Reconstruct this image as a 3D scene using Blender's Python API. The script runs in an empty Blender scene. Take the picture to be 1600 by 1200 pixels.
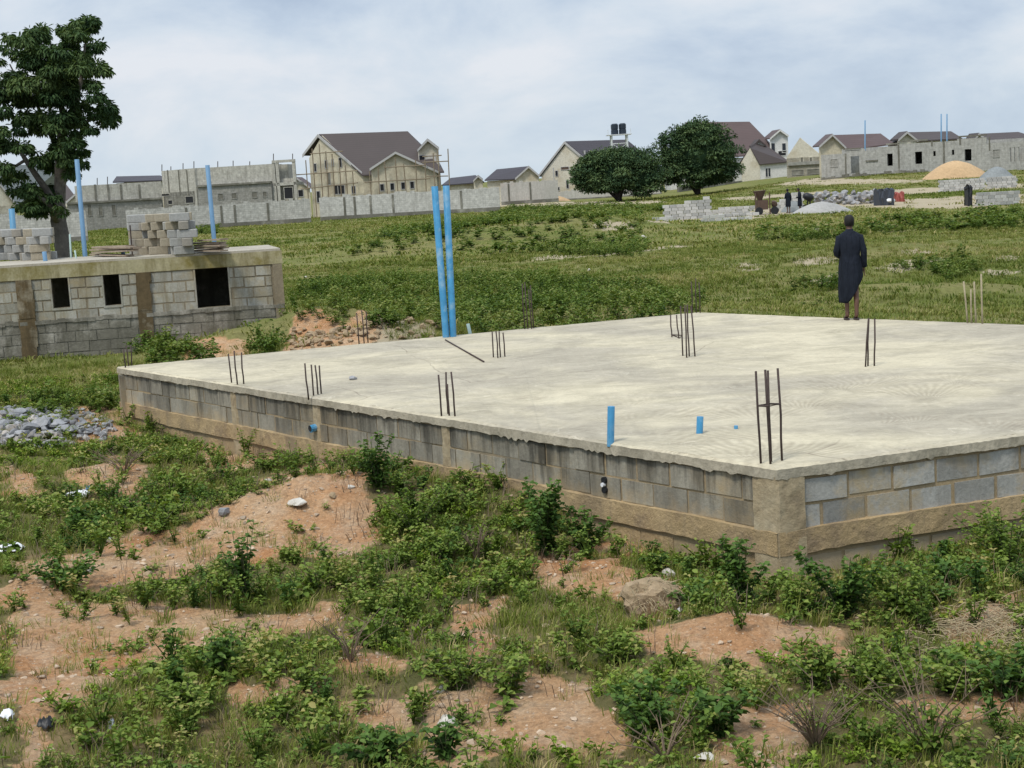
import bpy, math, random
import numpy as np
from mathutils import Vector, Matrix
random.seed(7); rng = np.random.default_rng(7)
SC = bpy.context.scene
COL = SC.collection
# ---------------------------------------------------------------- camera frame
F, ROLL, CAMZ = 2400.0, 0.0576, 3.63
PITCH = math.atan(319.5/F*math.cos(ROLL))
cr, sr, cp, sp = math.cos(ROLL), math.sin(ROLL), math.cos(PITCH), math.sin(PITCH)
def ray(px, py):
    u = (px-800)/F; v = (600-py)/F
    a = u*cr+v*sr; w = -u*sr+v*cr
    return Vector((a, cp+w*sp, -sp+w*cp))
def at(px, py, Y):
    d = ray(px, py); k = Y/d.y
    return Vector((d.x*k, Y, CAMZ+d.z*k))
def onz(px, py, z):
    d = ray(px, py); k = (z-CAMZ)/d.z
    return Vector((d.x*k, d.y*k, z))
def project(x, y, z):
    dz = z-CAMZ
    f = y*cp-dz*sp; a = x/f; w = (y*sp+dz*cp)/f
    u = a*cr-w*sr; v = a*sr+w*cr
    return 800+u*F, 600-v*F
# ---------------------------------------------------------------- noise
def _h(ix, iy, s):
    v = np.sin(ix*127.1+iy*311.7+s*74.7)*43758.5453
    return v-np.floor(v)
def vnoise(x, y, s=0):
    x = np.asarray(x, float); y = np.asarray(y, float)
    ix = np.floor(x); iy = np.floor(y); fx = x-ix; fy = y-iy
    fx = fx*fx*(3-2*fx); fy = fy*fy*(3-2*fy)
    a = _h(ix, iy, s); b = _h(ix+1, iy, s); c = _h(ix, iy+1, s); d = _h(ix+1, iy+1, s)
    return a+(b-a)*fx+(c-a)*fy+(a-b-c+d)*fx*fy
def fbm(x, y, s=0, o=4):
    r = 0; a = .5; t = 0
    for i in range(o):
        r = r+a*vnoise(x, y, s+i*13); t += a; x = np.asarray(x)*2.03; y = np.asarray(y)*2.03; a *= .5
    return r/t
def sst(a, b, x):
    t = np.clip((np.asarray(x, float)-a)/(b-a), 0, 1); return t*t*(3-2*t)
# ---------------------------------------------------------------- terrain
BUMPS = []
def bump(px, py, rx, ry, h, rot=0, z=0.0):
    p = onz(px, py, z); BUMPS.append((p.x, p.y, rx, ry, h, rot))
bump(470, 812, 1.25, .75, .34, .35)
bump(560, 770, .8, .8, .16)
bump(700, 800, 1.5, 1.2, .22)
bump(850, 800, .8, .9, .2)
bump(620, 720, 1.6, 1.0, .25)
bump(1215, 905, .8, .6, -.10)
bump(1150, 1015, .8, .45, .16)
bump(940, 905, .7, .5, .1)
bump(1560, 965, .7, .6, .14)
bump(1020, 945, .35, .35, .1)
bump(170, 745, .9, .6, .16)
bump(70, 690, 1.7, 1.0, .20)
bump(100, 900, 1.5, .6, .10)
bump(390, 1060, 1.2, .5, .10)
bump(700, 1060, 1.0, .5, .10)
bump(1030, 1120, .7, .4, .10)
bump(620, 575, 2.3, 1.1, .75, .1)
bump(560, 560, 1.6, .9, .55, -.2)
bump(470, 558, 1.7, 1.0, .5)
bump(360, 575, 1.9, 1.0, .35)
bump(1400, 470, 3.2, 2.2, .45)
bump(1280, 445, 3, 2, .4)
bump(1480, 420, 4, 2.5, .5)
bump(1380, 405, 4, 2.5, .5)
bump(930, 370, 6, 6, .9)
bump(760, 375, 8, 6, .6)
bump(650, 390, 6, 5, .5)
bump(820, 520, 4, 3, .35)
bump(1040, 520, 4, 3, .35)
def T(x, y):
    x = np.asarray(x, float); y = np.asarray(y, float)
    z = 1.7*sst(20, 52, x)*sst(150, 200, y)
    z = z+.28*sst(24, 32, y)*sst(2, -6, x)*sst(70, 48, y)
    z = z+.14*sst(16, 11, y)*(fbm(x*.45, y*.45, 3, 3)-.5)*2
    z = z+.10*(fbm(x*1.3, y*1.3, 5, 4)-.5)*sst(60, 25, y)
    z = z+.05*(fbm(x*5, y*5, 9, 3)-.5)*sst(30, 15, y)+.045*np.abs(fbm(x*8+2*fbm(x*2, y*2, 4, 2), y*8, 14, 3)-.5)*sst(24, 14, y)+.05*np.maximum(fbm(x*2.6, y*2.6, 17, 3)-.58, 0)*sst(24, 14, y)
    z = np.asarray(z+.45*(fbm(x*.16, y*.16, 21, 4)-.5)*sst(28, 45, y)*sst(170, 110, y))
    for bx, by, rx, ry, h, ro in BUMPS:
        dx = x-bx; dy = y-by; c, s = math.cos(ro), math.sin(ro)
        e = ((dx*c+dy*s)/rx)**2+((-dx*s+dy*c)/ry)**2
        if z.ndim == 0:
            if e < 6: z = z+h*np.exp(-e*.9)*(.8+.4*fbm(x*2.2, y*2.2, 31, 3))
        else:
            k = e < 6
            if k.any(): z[k] += h*np.exp(-e[k]*.9)*(.8+.4*fbm(x[k]*2.2, y[k]*2.2, 31, 3))
    return z
def Tz(x, y): return float(T(x, y))
def hit(px, py):
    z = 0.0
    for _ in range(14):
        p = onz(px, py, min(z, 3.3)); z = .5*z+.5*Tz(p.x, p.y)
    p = onz(px, py, min(z, 3.3)); return Vector((p.x, p.y, Tz(p.x, p.y)))
# ---------------------------------------------------------------- materials
def nmat(name):
    m = bpy.data.materials.new(name); m.use_nodes = True
    nt = m.node_tree; b = nt.nodes['Principled BSDF']
    return m, nt, b
def N(nt, t, **kw):
    n = nt.nodes.new(t)
    for k, v in kw.items():
        if k.startswith('i_'):
            n.inputs[k[2:].replace('_', ' ')].default_value = v
        else: setattr(n, k, v)
    return n
def L(nt, a, b): nt.links.new(a, b)
def coords(nt, scale=(1, 1, 1)):
    tc = N(nt, 'ShaderNodeTexCoord'); mp = N(nt, 'ShaderNodeMapping')
    mp.inputs['Scale'].default_value = scale
    L(nt, tc.outputs['Object'], mp.inputs['Vector']); return mp.outputs['Vector']
def noise(nt, vec, scale, detail=5, rough=.6, dist=0):
    n = N(nt, 'ShaderNodeTexNoise'); n.inputs['Scale'].default_value = scale
    n.inputs['Detail'].default_value = detail; n.inputs['Roughness'].default_value = rough
    n.inputs['Distortion'].default_value = dist
    L(nt, vec, n.inputs['Vector']); return n.outputs['Fac']
def ramp(nt, fac, stops):
    r = N(nt, 'ShaderNodeValToRGB'); e = r.color_ramp.elements
    while len(e) < len(stops): e.new(.5)
    for i, (p, c) in enumerate(stops):
        e[i].position = p; e[i].color = (c[0], c[1], c[2], 1) if hasattr(c, '__len__') else (c, c, c, 1)
    L(nt, fac, r.inputs['Fac']); return r.outputs['Color']
def mix(nt, fac, a, b, mode='MIX'):
    m = N(nt, 'ShaderNodeMix', data_type='RGBA', blend_type=mode)
    for sock, val in ((m.inputs['Factor'], fac), (m.inputs[6], a), (m.inputs[7], b)):
        if hasattr(val, 'is_output'): L(nt, val, sock)
        elif hasattr(val, '__len__'): sock.default_value = (val[0], val[1], val[2], 1)
        else: sock.default_value = val
    return m.outputs[2]
def math_(nt, op, a, b=None):
    m = N(nt, 'ShaderNodeMath', operation=op)
    for i, v in enumerate((a, b)):
        if v is None: continue
        if hasattr(v, 'is_output'): L(nt, v, m.inputs[i])
        else: m.inputs[i].default_value = v
    return m.outputs[0]
def attr(nt, name):
    a = N(nt, 'ShaderNodeAttribute', attribute_name=name); return a.outputs['Fac']
def bumpn(nt, b, h, strength=.4, dist=.02):
    bn = N(nt, 'ShaderNodeBump'); bn.inputs['Strength'].default_value = strength; bn.inputs['Distance'].default_value = dist
    L(nt, h, bn.inputs['Height']); L(nt, bn.outputs['Normal'], b.inputs['Normal'])
def gmat(name, c1, c2, scale=3, rough=.85, c3=None, s3=.6, streak=None, bump=.3, bd=.01, tone=0, fine=30, spec=.2, splash=None):
    """two colours through noise, optional third blotch colour, optional vertical streak stains, optional tone attribute"""
    m, nt, b = nmat(name); v = coords(nt)
    col = mix(nt, ramp(nt, noise(nt, v, scale), [(.32, 0), (.68, 1)]), c1, c2)
    f = noise(nt, v, fine, 4)
    col = mix(nt, .55, col, ramp(nt, f, [(.25, .45), (.75, 1.0)]), 'MULTIPLY') if fine else col
    if c3 is not None:
        col = mix(nt, ramp(nt, noise(nt, v, s3, 6, .7), [(.5, 0), (.66, 1)]), col, c3)
    if streak is not None:
        sv = coords(nt, (2.6, 2.6, .35)); col = mix(nt, ramp(nt, noise(nt, sv, 1.2, 7, .72), [(.47, 0), (.66, .85)]), col, streak)
    if splash is not None:                                  # (soil colour, top z of the splash, drip colour, z where drips start)
        sxyz = N(nt, 'ShaderNodeSeparateXYZ'); L(nt, v, sxyz.inputs[0]); z = sxyz.outputs[2]
        g = math_(nt, 'ADD', math_(nt, 'MULTIPLY', math_(nt, 'SUBTRACT', splash[1], z), 1.6), math_(nt, 'MULTIPLY', math_(nt, 'SUBTRACT', noise(nt, v, 1.7, 7, .75), .5), 1.6))
        col = mix(nt, ramp(nt, g, [(.1, 0), (.55, .8)]), col, splash[0])
        dv = noise(nt, coords(nt, (3.2, 3.2, .25)), 1.5, 6, .7)
        g = math_(nt, 'ADD', math_(nt, 'MULTIPLY', math_(nt, 'SUBTRACT', z, splash[3]), 1.0), math_(nt, 'MULTIPLY', math_(nt, 'SUBTRACT', dv, .5), 2.2))
        col = mix(nt, ramp(nt, g, [(.08, 0), (.5, .8)]), col, splash[2])
    if tone:
        t = attr(nt, 'tone'); col = mix(nt, tone, col, ramp(nt, t, [(0, .35), (1, 1.3)]), 'MULTIPLY')
    L(nt, col, b.inputs['Base Color']); b.inputs['Roughness'].default_value = rough
    b.inputs['Specular IOR Level'].default_value = spec
    if bump: bumpn(nt, b, noise(nt, v, fine or 30, 6, .7), bump, bd)
    return m
def plain(name, c, rough=.6, var=.15, metal=0, spec=.4, scale=8):
    m, nt, b = nmat(name); v = coords(nt)
    d = tuple(x*(1-var*2) for x in c)
    L(nt, mix(nt, noise(nt, v, scale), d, tuple(min(1, x*(1+var)) for x in c)), b.inputs['Base Color'])
    b.inputs['Roughness'].default_value = rough; b.inputs['Metallic'].default_value = metal
    b.inputs['Specular IOR Level'].default_value = spec
    return m
def brickmat(name, c1, c2, mortar, bw=.47, bh=.24, stain=(.2, .19, .16), amt=.5, msize=.012):
    m, nt, b = nmat(name)
    tc = N(nt, 'ShaderNodeTexCoord'); sx = N(nt, 'ShaderNodeSeparateXYZ'); L(nt, tc.outputs['Object'], sx.inputs[0])
    cx = N(nt, 'ShaderNodeCombineXYZ'); L(nt, math_(nt, 'ADD', sx.outputs[0], math_(nt, 'MULTIPLY', sx.outputs[1], .35)), cx.inputs[0]); L(nt, sx.outputs[2], cx.inputs[1])
    br = N(nt, 'ShaderNodeTexBrick'); L(nt, cx.outputs[0], br.inputs['Vector'])
    br.inputs['Scale'].default_value = 1; br.inputs['Brick Width'].default_value = bw; br.inputs['Row Height'].default_value = bh
    br.inputs['Mortar Size'].default_value = msize; br.inputs['Bias'].default_value = 0
    br.inputs['Color1'].default_value = (*c1, 1); br.inputs['Color2'].default_value = (*c2, 1); br.inputs['Mortar'].default_value = (*mortar, 1)
    v = coords(nt)
    col = mix(nt, .8, br.outputs['Color'], ramp(nt, noise(nt, v, 2.6, 6, .75), [(.3, .5), (.7, 1.15)]), 'MULTIPLY')
    sv = coords(nt, (3, 3, .35)); col = mix(nt, ramp(nt, noise(nt, sv, 1.0, 5, .7), [(.48, 0), (.72, amt)]), col, stain)
    L(nt, col, b.inputs['Base Color']); b.inputs['Roughness'].default_value = .92; b.inputs['Specular IOR Level'].default_value = .1
    return m
def leafmat(name, dark, mid, light, dry=None, trans=.3):
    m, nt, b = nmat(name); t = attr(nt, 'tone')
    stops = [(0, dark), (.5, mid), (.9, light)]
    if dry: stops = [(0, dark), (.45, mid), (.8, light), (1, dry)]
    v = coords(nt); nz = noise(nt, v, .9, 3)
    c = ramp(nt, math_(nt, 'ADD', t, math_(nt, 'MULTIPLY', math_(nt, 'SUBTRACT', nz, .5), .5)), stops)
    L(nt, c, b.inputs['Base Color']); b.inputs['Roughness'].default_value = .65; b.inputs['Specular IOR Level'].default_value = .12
    tr = N(nt, 'ShaderNodeBsdfTranslucent'); L(nt, mix(nt, 1, c, (1.0, 1.0, .5), 'MULTIPLY'), tr.inputs['Color'])
    ms = N(nt, 'ShaderNodeMixShader'); ms.inputs[0].default_value = trans
    L(nt, b.outputs[0], ms.inputs[1]); L(nt, tr.outputs[0], ms.inputs[2])
    L(nt, ms.outputs[0], nt.nodes['Material Output'].inputs['Surface'])
    return m
M = {}
M['slabedge'] = gmat('rough_concrete_edge', (.47, .42, .32), (.36, .325, .25), 4, c3=(.24, .215, .16), s3=2.2, bump=.7, bd=.02, fine=18)
M['block'] = gmat('grey_sandcrete_block', (.42, .41, .375), (.29, .285, .26), 2.2, c3=(.36, .285, .175), s3=1.5, streak=(.2, .19, .165), bump=.6, bd=.012, tone=.85, fine=26, splash=((.40, .31, .19), .48, (.12, .11, .09), .85))
M['block_old'] = gmat('weathered_sandcrete_block', (.36, .335, .27), (.27, .25, .2), 2.2, c3=(.30, .24, .15), s3=.9, streak=(.15, .135, .105), bump=.6, bd=.012, tone=.8, fine=26, splash=((.40, .30, .175), .58, (.05, .046, .036), .55))
M['mortar'] = gmat('sandy_mortar', (.40, .30, .17), (.33, .26, .165), 3, c3=(.2, .17, .12), bump=.6, fine=30)
M['beam_tan'] = gmat('tan_ground_beam', (.52, .385, .215), (.40, .29, .155), 2.0, c3=(.25, .185, .115), s3=2.2, streak=(.26, .2, .125), bump=.9, bd=.03, fine=16)
M['post_tan'] = gmat('tan_concrete_post', (.44, .37, .25), (.38, .29, .17), 3, c3=(.25, .2, .13), s3=3, bump=.8, bd=.02, fine=14)
M['bblock'] = gmat('pale_basement_block', (.43, .42, .37), (.35, .335, .27), 1.6, c3=(.34, .28, .17), s3=.9, streak=(.2, .165, .1), bump=.5, bd=.012, tone=.55, fine=22)
M['bmortar'] = gmat('brown_mortar', (.33, .28, .19), (.24, .2, .14), 2, c3=(.15, .12, .08), bump=.6, fine=26)
M['bbeam'] = gmat('mossy_roof_beam', (.46, .41, .27), (.38, .345, .19), 1.5, c3=(.2, .165, .05), s3=1.0, streak=(.14, .115, .04), bump=.5, fine=20)
M['bcol'] = gmat('rust_stained_column', (.16, .115, .06), (.10, .075, .04), 2, c3=(.34, .3, .22), s3=1.0, streak=(.05, .038, .02), bump=.8, fine=14)
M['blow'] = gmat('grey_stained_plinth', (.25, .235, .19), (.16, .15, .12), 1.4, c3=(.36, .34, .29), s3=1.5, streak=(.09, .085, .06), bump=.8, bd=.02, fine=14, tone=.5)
M['roofslab'] = gmat('slab_top', (.5, .46, .38), (.4, .36, .29), 1, bump=.3)
M['pipe'] = gmat('blue_plastic_pipe', (.065, .30, .54), (.05, .26, .48), 2.5, .4, c3=(.22, .36, .46), s3=2.2, streak=(.16, .33, .48), bump=0, fine=9, spec=.4)
M['pipe_far'] = plain('faded_blue_pipe', (.16, .30, .46), .5, .1)
M['pipe_pale'] = plain('pale_green_pipe', (.48, .62, .58), .5, .1)
M['pipe_in'] = plain('pipe_inside', (.05, .2, .36), .6)
M['rebar'] = plain('rusty_rebar', (.075, .052, .045), .7, .3, metal=.3, scale=30)
M['rebar_pale'] = plain('cement_splashed_rebar', (.36, .31, .20), .85, .3, scale=30)
M['wood'] = gmat('weathered_plank', (.42, .34, .26), (.30, .24, .18), 3, c3=(.2, .15, .11), s3=2, bump=.3, fine=40)
M['pole_wood'] = plain('bamboo_scaffold_pole', (.24, .19, .13), .8, .2)
M['perim'] = brickmat('perimeter_block_wall', (.57, .555, .515), (.46, .45, .415), (.33, .325, .30))
M['perim_c'] = brickmat('clean_block_wall', (.58, .57, .53), (.51, .50, .465), (.41, .405, .38), amt=.35)
M['plinth'] = gmat('dark_wall_base_and_openings', (.20, .19, .16), (.13, .125, .10), .8, c3=(.3, .29, .25), s3=.4, bump=0, fine=3)  # dark grey for wall bases and ledges, also fills some window openings
M['ubuild'] = brickmat('unfinished_block_building', (.53, .515, .455), (.47, .45, .395), (.40, .385, .34), stain=(.19, .18, .155), amt=.7)
M['ubuild_d'] = brickmat('grey_block_building', (.35, .34, .31), (.28, .275, .25), (.22, .215, .2), amt=.7)
M['bung'] = brickmat('grey_bungalow_block', (.43, .425, .395), (.39, .385, .355), (.35, .34, .315), stain=(.19, .18, .16), amt=.55)
M['cream'] = gmat('cream_render', (.64, .59, .46), (.56, .50, .37), .35, c3=(.36, .31, .23), s3=.42, bump=0, fine=4)
M['cream2'] = gmat('pale_cream_render', (.66, .62, .52), (.60, .55, .44), .35, c3=(.42, .36, .26), s3=.35, bump=0, fine=4)
M['white'] = gmat('white_render', (.74, .73, .70), (.66, .65, .62), .4, bump=0, fine=5)
M['wallpaint'] = gmat('pale_painted_wall', (.60, .57, .52), (.53, .51, .47), .3, c3=(.5, .42, .36), s3=.25, streak=(.4, .38, .34), bump=0, fine=4)
def roofmat(name, c):
    m, nt, b = nmat(name); v = coords(nt)
    col = mix(nt, noise(nt, v, .35, 5), tuple(x*.85 for x in c), tuple(x*1.15 for x in c))
    wv = N(nt, 'ShaderNodeTexWave', bands_direction='Z'); wv.inputs['Scale'].default_value = 1.1; wv.inputs['Distortion'].default_value = .4
    L(nt, v, wv.inputs['Vector']); col = mix(nt, .25, col, ramp(nt, wv.outputs['Fac'], [(.2, .55), (.6, 1)]), 'MULTIPLY')
    L(nt, col, b.inputs['Base Color']); b.inputs['Roughness'].default_value = .7; return m
M['roof'] = roofmat('brown_tile_roof', (.058, .044, .041))
M['roof_d'] = roofmat('dark_slate_roof', (.048, .043, .052))
M['roof_r'] = roofmat('red_brown_tile_roof', (.085, .055, .052))
M['roof_g'] = roofmat('grey_metal_sheet_roof', (.2, .22, .22))
M['trim'] = plain('pale_barge_board', (.42, .41, .40), .7, .1, scale=1)
M['shade_fill'] = plain('opening_shade', (.016, .017, .02), .9, .1)  # near-black fill paints the shade inside unglazed openings
M['glass'] = plain('dark_window_pane', (.03, .035, .045), .15, .1)
M['tank'] = plain('black_water_tank', (.02, .03, .045), .45, .2)
M['tower'] = plain('pale_steel_tower', (.6, .62, .62), .6, .1)
M['sand'] = gmat('orange_sand', (.58, .40, .225), (.50, .34, .19), .5, bump=0, fine=4)
M['gravel'] = gmat('grey_gravel', (.27, .29, .29), (.22, .235, .235), .6, bump=0, fine=5)
M['whiteheap'] = gmat('pale_stone_dust', (.42, .41, .39), (.34, .33, .31), .6, bump=0, fine=5)
M['newblock'] = gmat('new_pale_block', (.58, .57, .53), (.46, .455, .42), 2, bump=0, fine=6, tone=.0)
M['rock'] = gmat('broken_grey_stone', (.36, .36, .37), (.24, .245, .25), 4, c3=(.42, .36, .29), s3=1.5, bump=.5, bd=.01, tone=.75, fine=26)
M['rockw'] = gmat('white_concrete_bit', (.62, .59, .53), (.5, .46, .39), 5, bump=.4, fine=26)
M['rockt'] = gmat('tan_earth_clod', (.44, .33, .21), (.34, .25, .15), 6, c3=(.2, .15, .1), s3=5, bump=.9, bd=.03, fine=16)
M['peb'] = gmat('pebble', (.48, .38, .28), (.34, .25, .17), 9, bump=0, tone=.8, fine=0)
M['bark'] = gmat('grey_bark', (.17, .15, .128), (.10, .09, .08), 3, c3=(.23, .205, .175), s3=2, bump=.9, bd=.03, fine=14)
M['bark_d'] = gmat('dark_bark', (.05, .042, .036), (.032, .028, .024), 2, bump=0, fine=5)
M['leaf'] = leafmat('weed_leaf', (.046, .080, .015), (.128, .198, .034), (.235, .300, .068), (.36, .31, .12))
M['leaf_d'] = leafmat('dark_weed_leaf', (.028, .060, .015), (.075, .145, .030), (.15, .23, .058), None)
M['leaf_y'] = leafmat('yellow_green_leaf', (.06, .11, .012), (.14, .22, .022), (.23, .32, .045), (.36, .33, .09))
M['grass'] = leafmat('grass_blade', (.075, .11, .018), (.160, .205, .036), (.25, .265, .065), (.43, .35, .17), .3)
M['field'] = leafmat('field_grass', (.068, .11, .014), (.158, .190, .040), (.235, .240, .068), (.35, .30, .14), .25)
M['fieldw'] = leafmat('field_weed', (.042, .078, .016), (.102, .162, .032), (.175, .225, .054), (.24, .26, .09), .3)
M['tree'] = leafmat('tree_leaf', (.024, .052, .021), (.062, .108, .038), (.115, .165, .058), None, .2)
M['mango'] = leafmat('dark_round_tree_leaf', (.028, .060, .029), (.070, .120, .052), (.125, .18, .072), None, .12)
M['twig'] = plain('dry_twig', (.16, .115, .075), .85, .2, scale=20)
M['straw'] = plain('dry_straw', (.42, .34, .21), .9, .25, scale=20)
M['stem'] = plain('weed_stem', (.10, .105, .045), .8, .2, scale=20)
M['skin'] = plain('brown_skin', (.12, .062, .042), .55, .12, scale=14)
M['cloth'] = gmat('navy_cloth', (.019, .024, .036), (.012, .016, .025), 6, rough=.9, bump=0, fine=9, spec=.15)
_nt = M['cloth'].node_tree; bumpn(_nt, _nt.nodes['Principled BSDF'], noise(_nt, coords(_nt, (16, 16, 2.6)), 1, 4, .5, .6), 1.0, .05)
M['hair'] = plain('black_hair', (.012, .011, .010), .8, .2)
M['sandal'] = plain('dark_sandal', (.05, .035, .03), .8, .2)
M['blackp'] = plain('black_plastic', (.014, .015, .018), .5, .2)
M['darkp'] = plain('dark_blue_sheet', (.035, .042, .06), .6, .2, scale=2)
M['redp'] = plain('red_sheet', (.30, .075, .06), .7, .15, scale=2)
M['whitep'] = plain('white_plastic', (.75, .76, .78), .5, .08)
M['bluep'] = plain('blue_plastic_scrap', (.07, .3, .5), .5, .1)
M['rust'] = plain('rusty_machine', (.11, .07, .05), .8, .3, scale=4)
M['eye'] = plain('eye', (.5, .48, .45), .3, .1)
# slab top: cream screed with hand-broom fans
def slabmat():
    m, nt, b = nmat('broomed_cream_screed'); v = coords(nt)
    big = noise(nt, coords(nt, (.3, .36, 1)), 1.0, 5, .65, .6)
    col = mix(nt, ramp(nt, big, [(.41, 0), (.57, 1)]), (.395, .355, .275), (.515, .46, .335))
    med = noise(nt, coords(nt, (.8, 1.1, 1)), 1.3, 8, .7, 1.2)
    col = mix(nt, .7, col, ramp(nt, med, [(.3, .62), (.6, 1.12)]), 'MULTIPLY')
    dv = N(nt, 'ShaderNodeVectorMath', operation='ADD')
    wn = N(nt, 'ShaderNodeTexNoise'); wn.inputs['Scale'].default_value = .8; L(nt, v, wn.inputs['Vector'])
    sc = N(nt, 'ShaderNodeVectorMath', operation='SCALE'); sc.inputs['Scale'].default_value = .5; L(nt, wn.outputs['Color'], sc.inputs[0])
    L(nt, v, dv.inputs[0]); L(nt, sc.outputs[0], dv.inputs[1])
    vo = N(nt, 'ShaderNodeTexVoronoi', voronoi_dimensions='2D'); vo.inputs['Scale'].default_value = .95; L(nt, dv.outputs[0], vo.inputs['Vector'])
    sub = N(nt, 'ShaderNodeVectorMath', operation='SUBTRACT')
    L(nt, dv.outputs[0], sub.inputs[0]); L(nt, vo.outputs['Position'], sub.inputs[1])
    off = N(nt, 'ShaderNodeVectorMath', operation='ADD'); off.inputs[1].default_value = (.12, .75, 0); L(nt, sub.outputs[0], off.inputs[0])
    sx = N(nt, 'ShaderNodeSeparateXYZ'); L(nt, off.outputs[0], sx.inputs[0])
    ang = math_(nt, 'ARCTAN2', sx.outputs[1], sx.outputs[0])
    rays = math_(nt, 'SINE', math_(nt, 'MULTIPLY', ang, 62.0))
    rays = math_(nt, 'ADD', math_(nt, 'MULTIPLY', rays, .5), .5)
    patch = ramp(nt, noise(nt, v, .75, 3), [(.47, 0), (.57, 1)])
    cpt = onz(1430, 655, 1.0); dn = N(nt, 'ShaderNodeVectorMath', operation='DISTANCE'); L(nt, v, dn.inputs[0]); dn.inputs[1].default_value = (cpt.x, cpt.y, 0)
    near = N(nt, 'ShaderNodeMapRange'); near.inputs[1].default_value = 1.0; near.inputs[2].default_value = 5.5; near.inputs[3].default_value = 1.0; near.inputs[4].default_value = .12; L(nt, dn.outputs['Value'], near.inputs[0])
    rays = math_(nt, 'MULTIPLY', math_(nt, 'MULTIPLY', rays, patch), near.outputs[0])
    col = mix(nt, math_(nt, 'MULTIPLY', rays, .42), col, (.24, .2, .145))
    fine = noise(nt, coords(nt, (6, 9, 1)), 2.4, 5, .7, .8)
    col = mix(nt, .5, col, ramp(nt, fine, [(.3, .66), (.62, 1.08)]), 'MULTIPLY')
    blot = ramp(nt, noise(nt, v, 1.7, 8, .8), [(.57, 0), (.70, 1)])
    col = mix(nt, math_(nt, 'MULTIPLY', blot, .45), col, (.24, .20, .15))
    col = mix(nt, ramp(nt, noise(nt, v, 9, 4, .8), [(.66, 0), (.72, .55)]), col, (.17, .14, .105))          # specks and small stains
    col = mix(nt, ramp(nt, noise(nt, coords(nt, (1.2, .9, 1)), 3.1, 7, .8, 1.4), [(.58, 0), (.68, .5)]), col, (.62, .57, .45))   # pale cement paste
    crk = N(nt, 'ShaderNodeTexVoronoi', feature='DISTANCE_TO_EDGE', voronoi_dimensions='2D'); crk.inputs['Scale'].default_value = .22; L(nt, dv.outputs[0], crk.inputs['Vector'])
    col = mix(nt, math_(nt, 'MULTIPLY', ramp(nt, crk.outputs['Distance'], [(0, 1), (.0022, 0)]), ramp(nt, noise(nt, v, .5, 3), [(.45, 0), (.55, .6)])), col, (.16, .13, .10))
    L(nt, col, b.inputs['Base Color']); b.inputs['Roughness'].default_value = .9; b.inputs['Specular IOR Level'].default_value = .1
    bumpn(nt, b, math_(nt, 'ADD', math_(nt, 'MULTIPLY', rays, -.5), fine), .5, .012)
    return m
M['slab'] = slabmat()
def groundmat():
    m, nt, b = nmat('soil_and_grass_ground'); v = coords(nt)
    soil = attr(nt, 'soil'); far = attr(nt, 'far'); pale = attr(nt, 'pale')
    s = mix(nt, ramp(nt, noise(nt, v, .55, 6, .65), [(.38, 0), (.62, 1)]), (.48, .31, .175), (.425, .215, .10))
    s = mix(nt, ramp(nt, noise(nt, v, 2.6, 6, .7), [(.45, 0), (.7, .8)]), s, (.52, .39, .265))
    s = mix(nt, .75, s, ramp(nt, noise(nt, v, 22, 7, .85), [(.34, .38), (.6, 1.18)]), 'MULTIPLY')
    s = mix(nt, ramp(nt, noise(nt, v, 38, 3, .6), [(.62, 0), (.68, .7)]), s, (.6, .47, .34))
    g = mix(nt, ramp(nt, noise(nt, v, 1.1, 6, .7), [(.4, 0), (.62, 1)]), (.125, .125, .05), (.26, .19, .10))
    fg = mix(nt, ramp(nt, noise(nt, coords(nt, (.11, .35, 1)), 1.0, 6, .65), [(.4, 0), (.62, 1)]), (.125, .15, .038), (.225, .205, .085))
    g = mix(nt, far, g, fg)
    g = mix(nt, .6, g, ramp(nt, noise(nt, v, 7, 6, .75), [(.3, .5), (.65, 1.15)]), 'MULTIPLY')
    nz = noise(nt, v, 3.2, 8, .78)
    fac = ramp(nt, math_(nt, 'ADD', soil, math_(nt, 'MULTIPLY', math_(nt, 'SUBTRACT', nz, .5), 1.5)), [(.38, 0), (.62, 1)])
    col = mix(nt, fac, g, s)
    col = mix(nt, ramp(nt, math_(nt, 'ADD', pale, math_(nt, 'MULTIPLY', math_(nt, 'SUBTRACT', noise(nt, coords(nt, (.45, .9, 1)), 1, 8, .75), .5), 2.2)), [(.42, 0), (.6, 1)]), col,
              mix(nt, noise(nt, v, .3, 5), (.40, .345, .25), (.33, .275, .18)))
    L(nt, col, b.inputs['Base Color']); b.inputs['Roughness'].default_value = .95; b.inputs['Specular IOR Level'].default_value = .05
    bumpn(nt, b, noise(nt, v, 14, 8, .75), .9, .05)
    return m
M['ground'] = groundmat()
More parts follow.
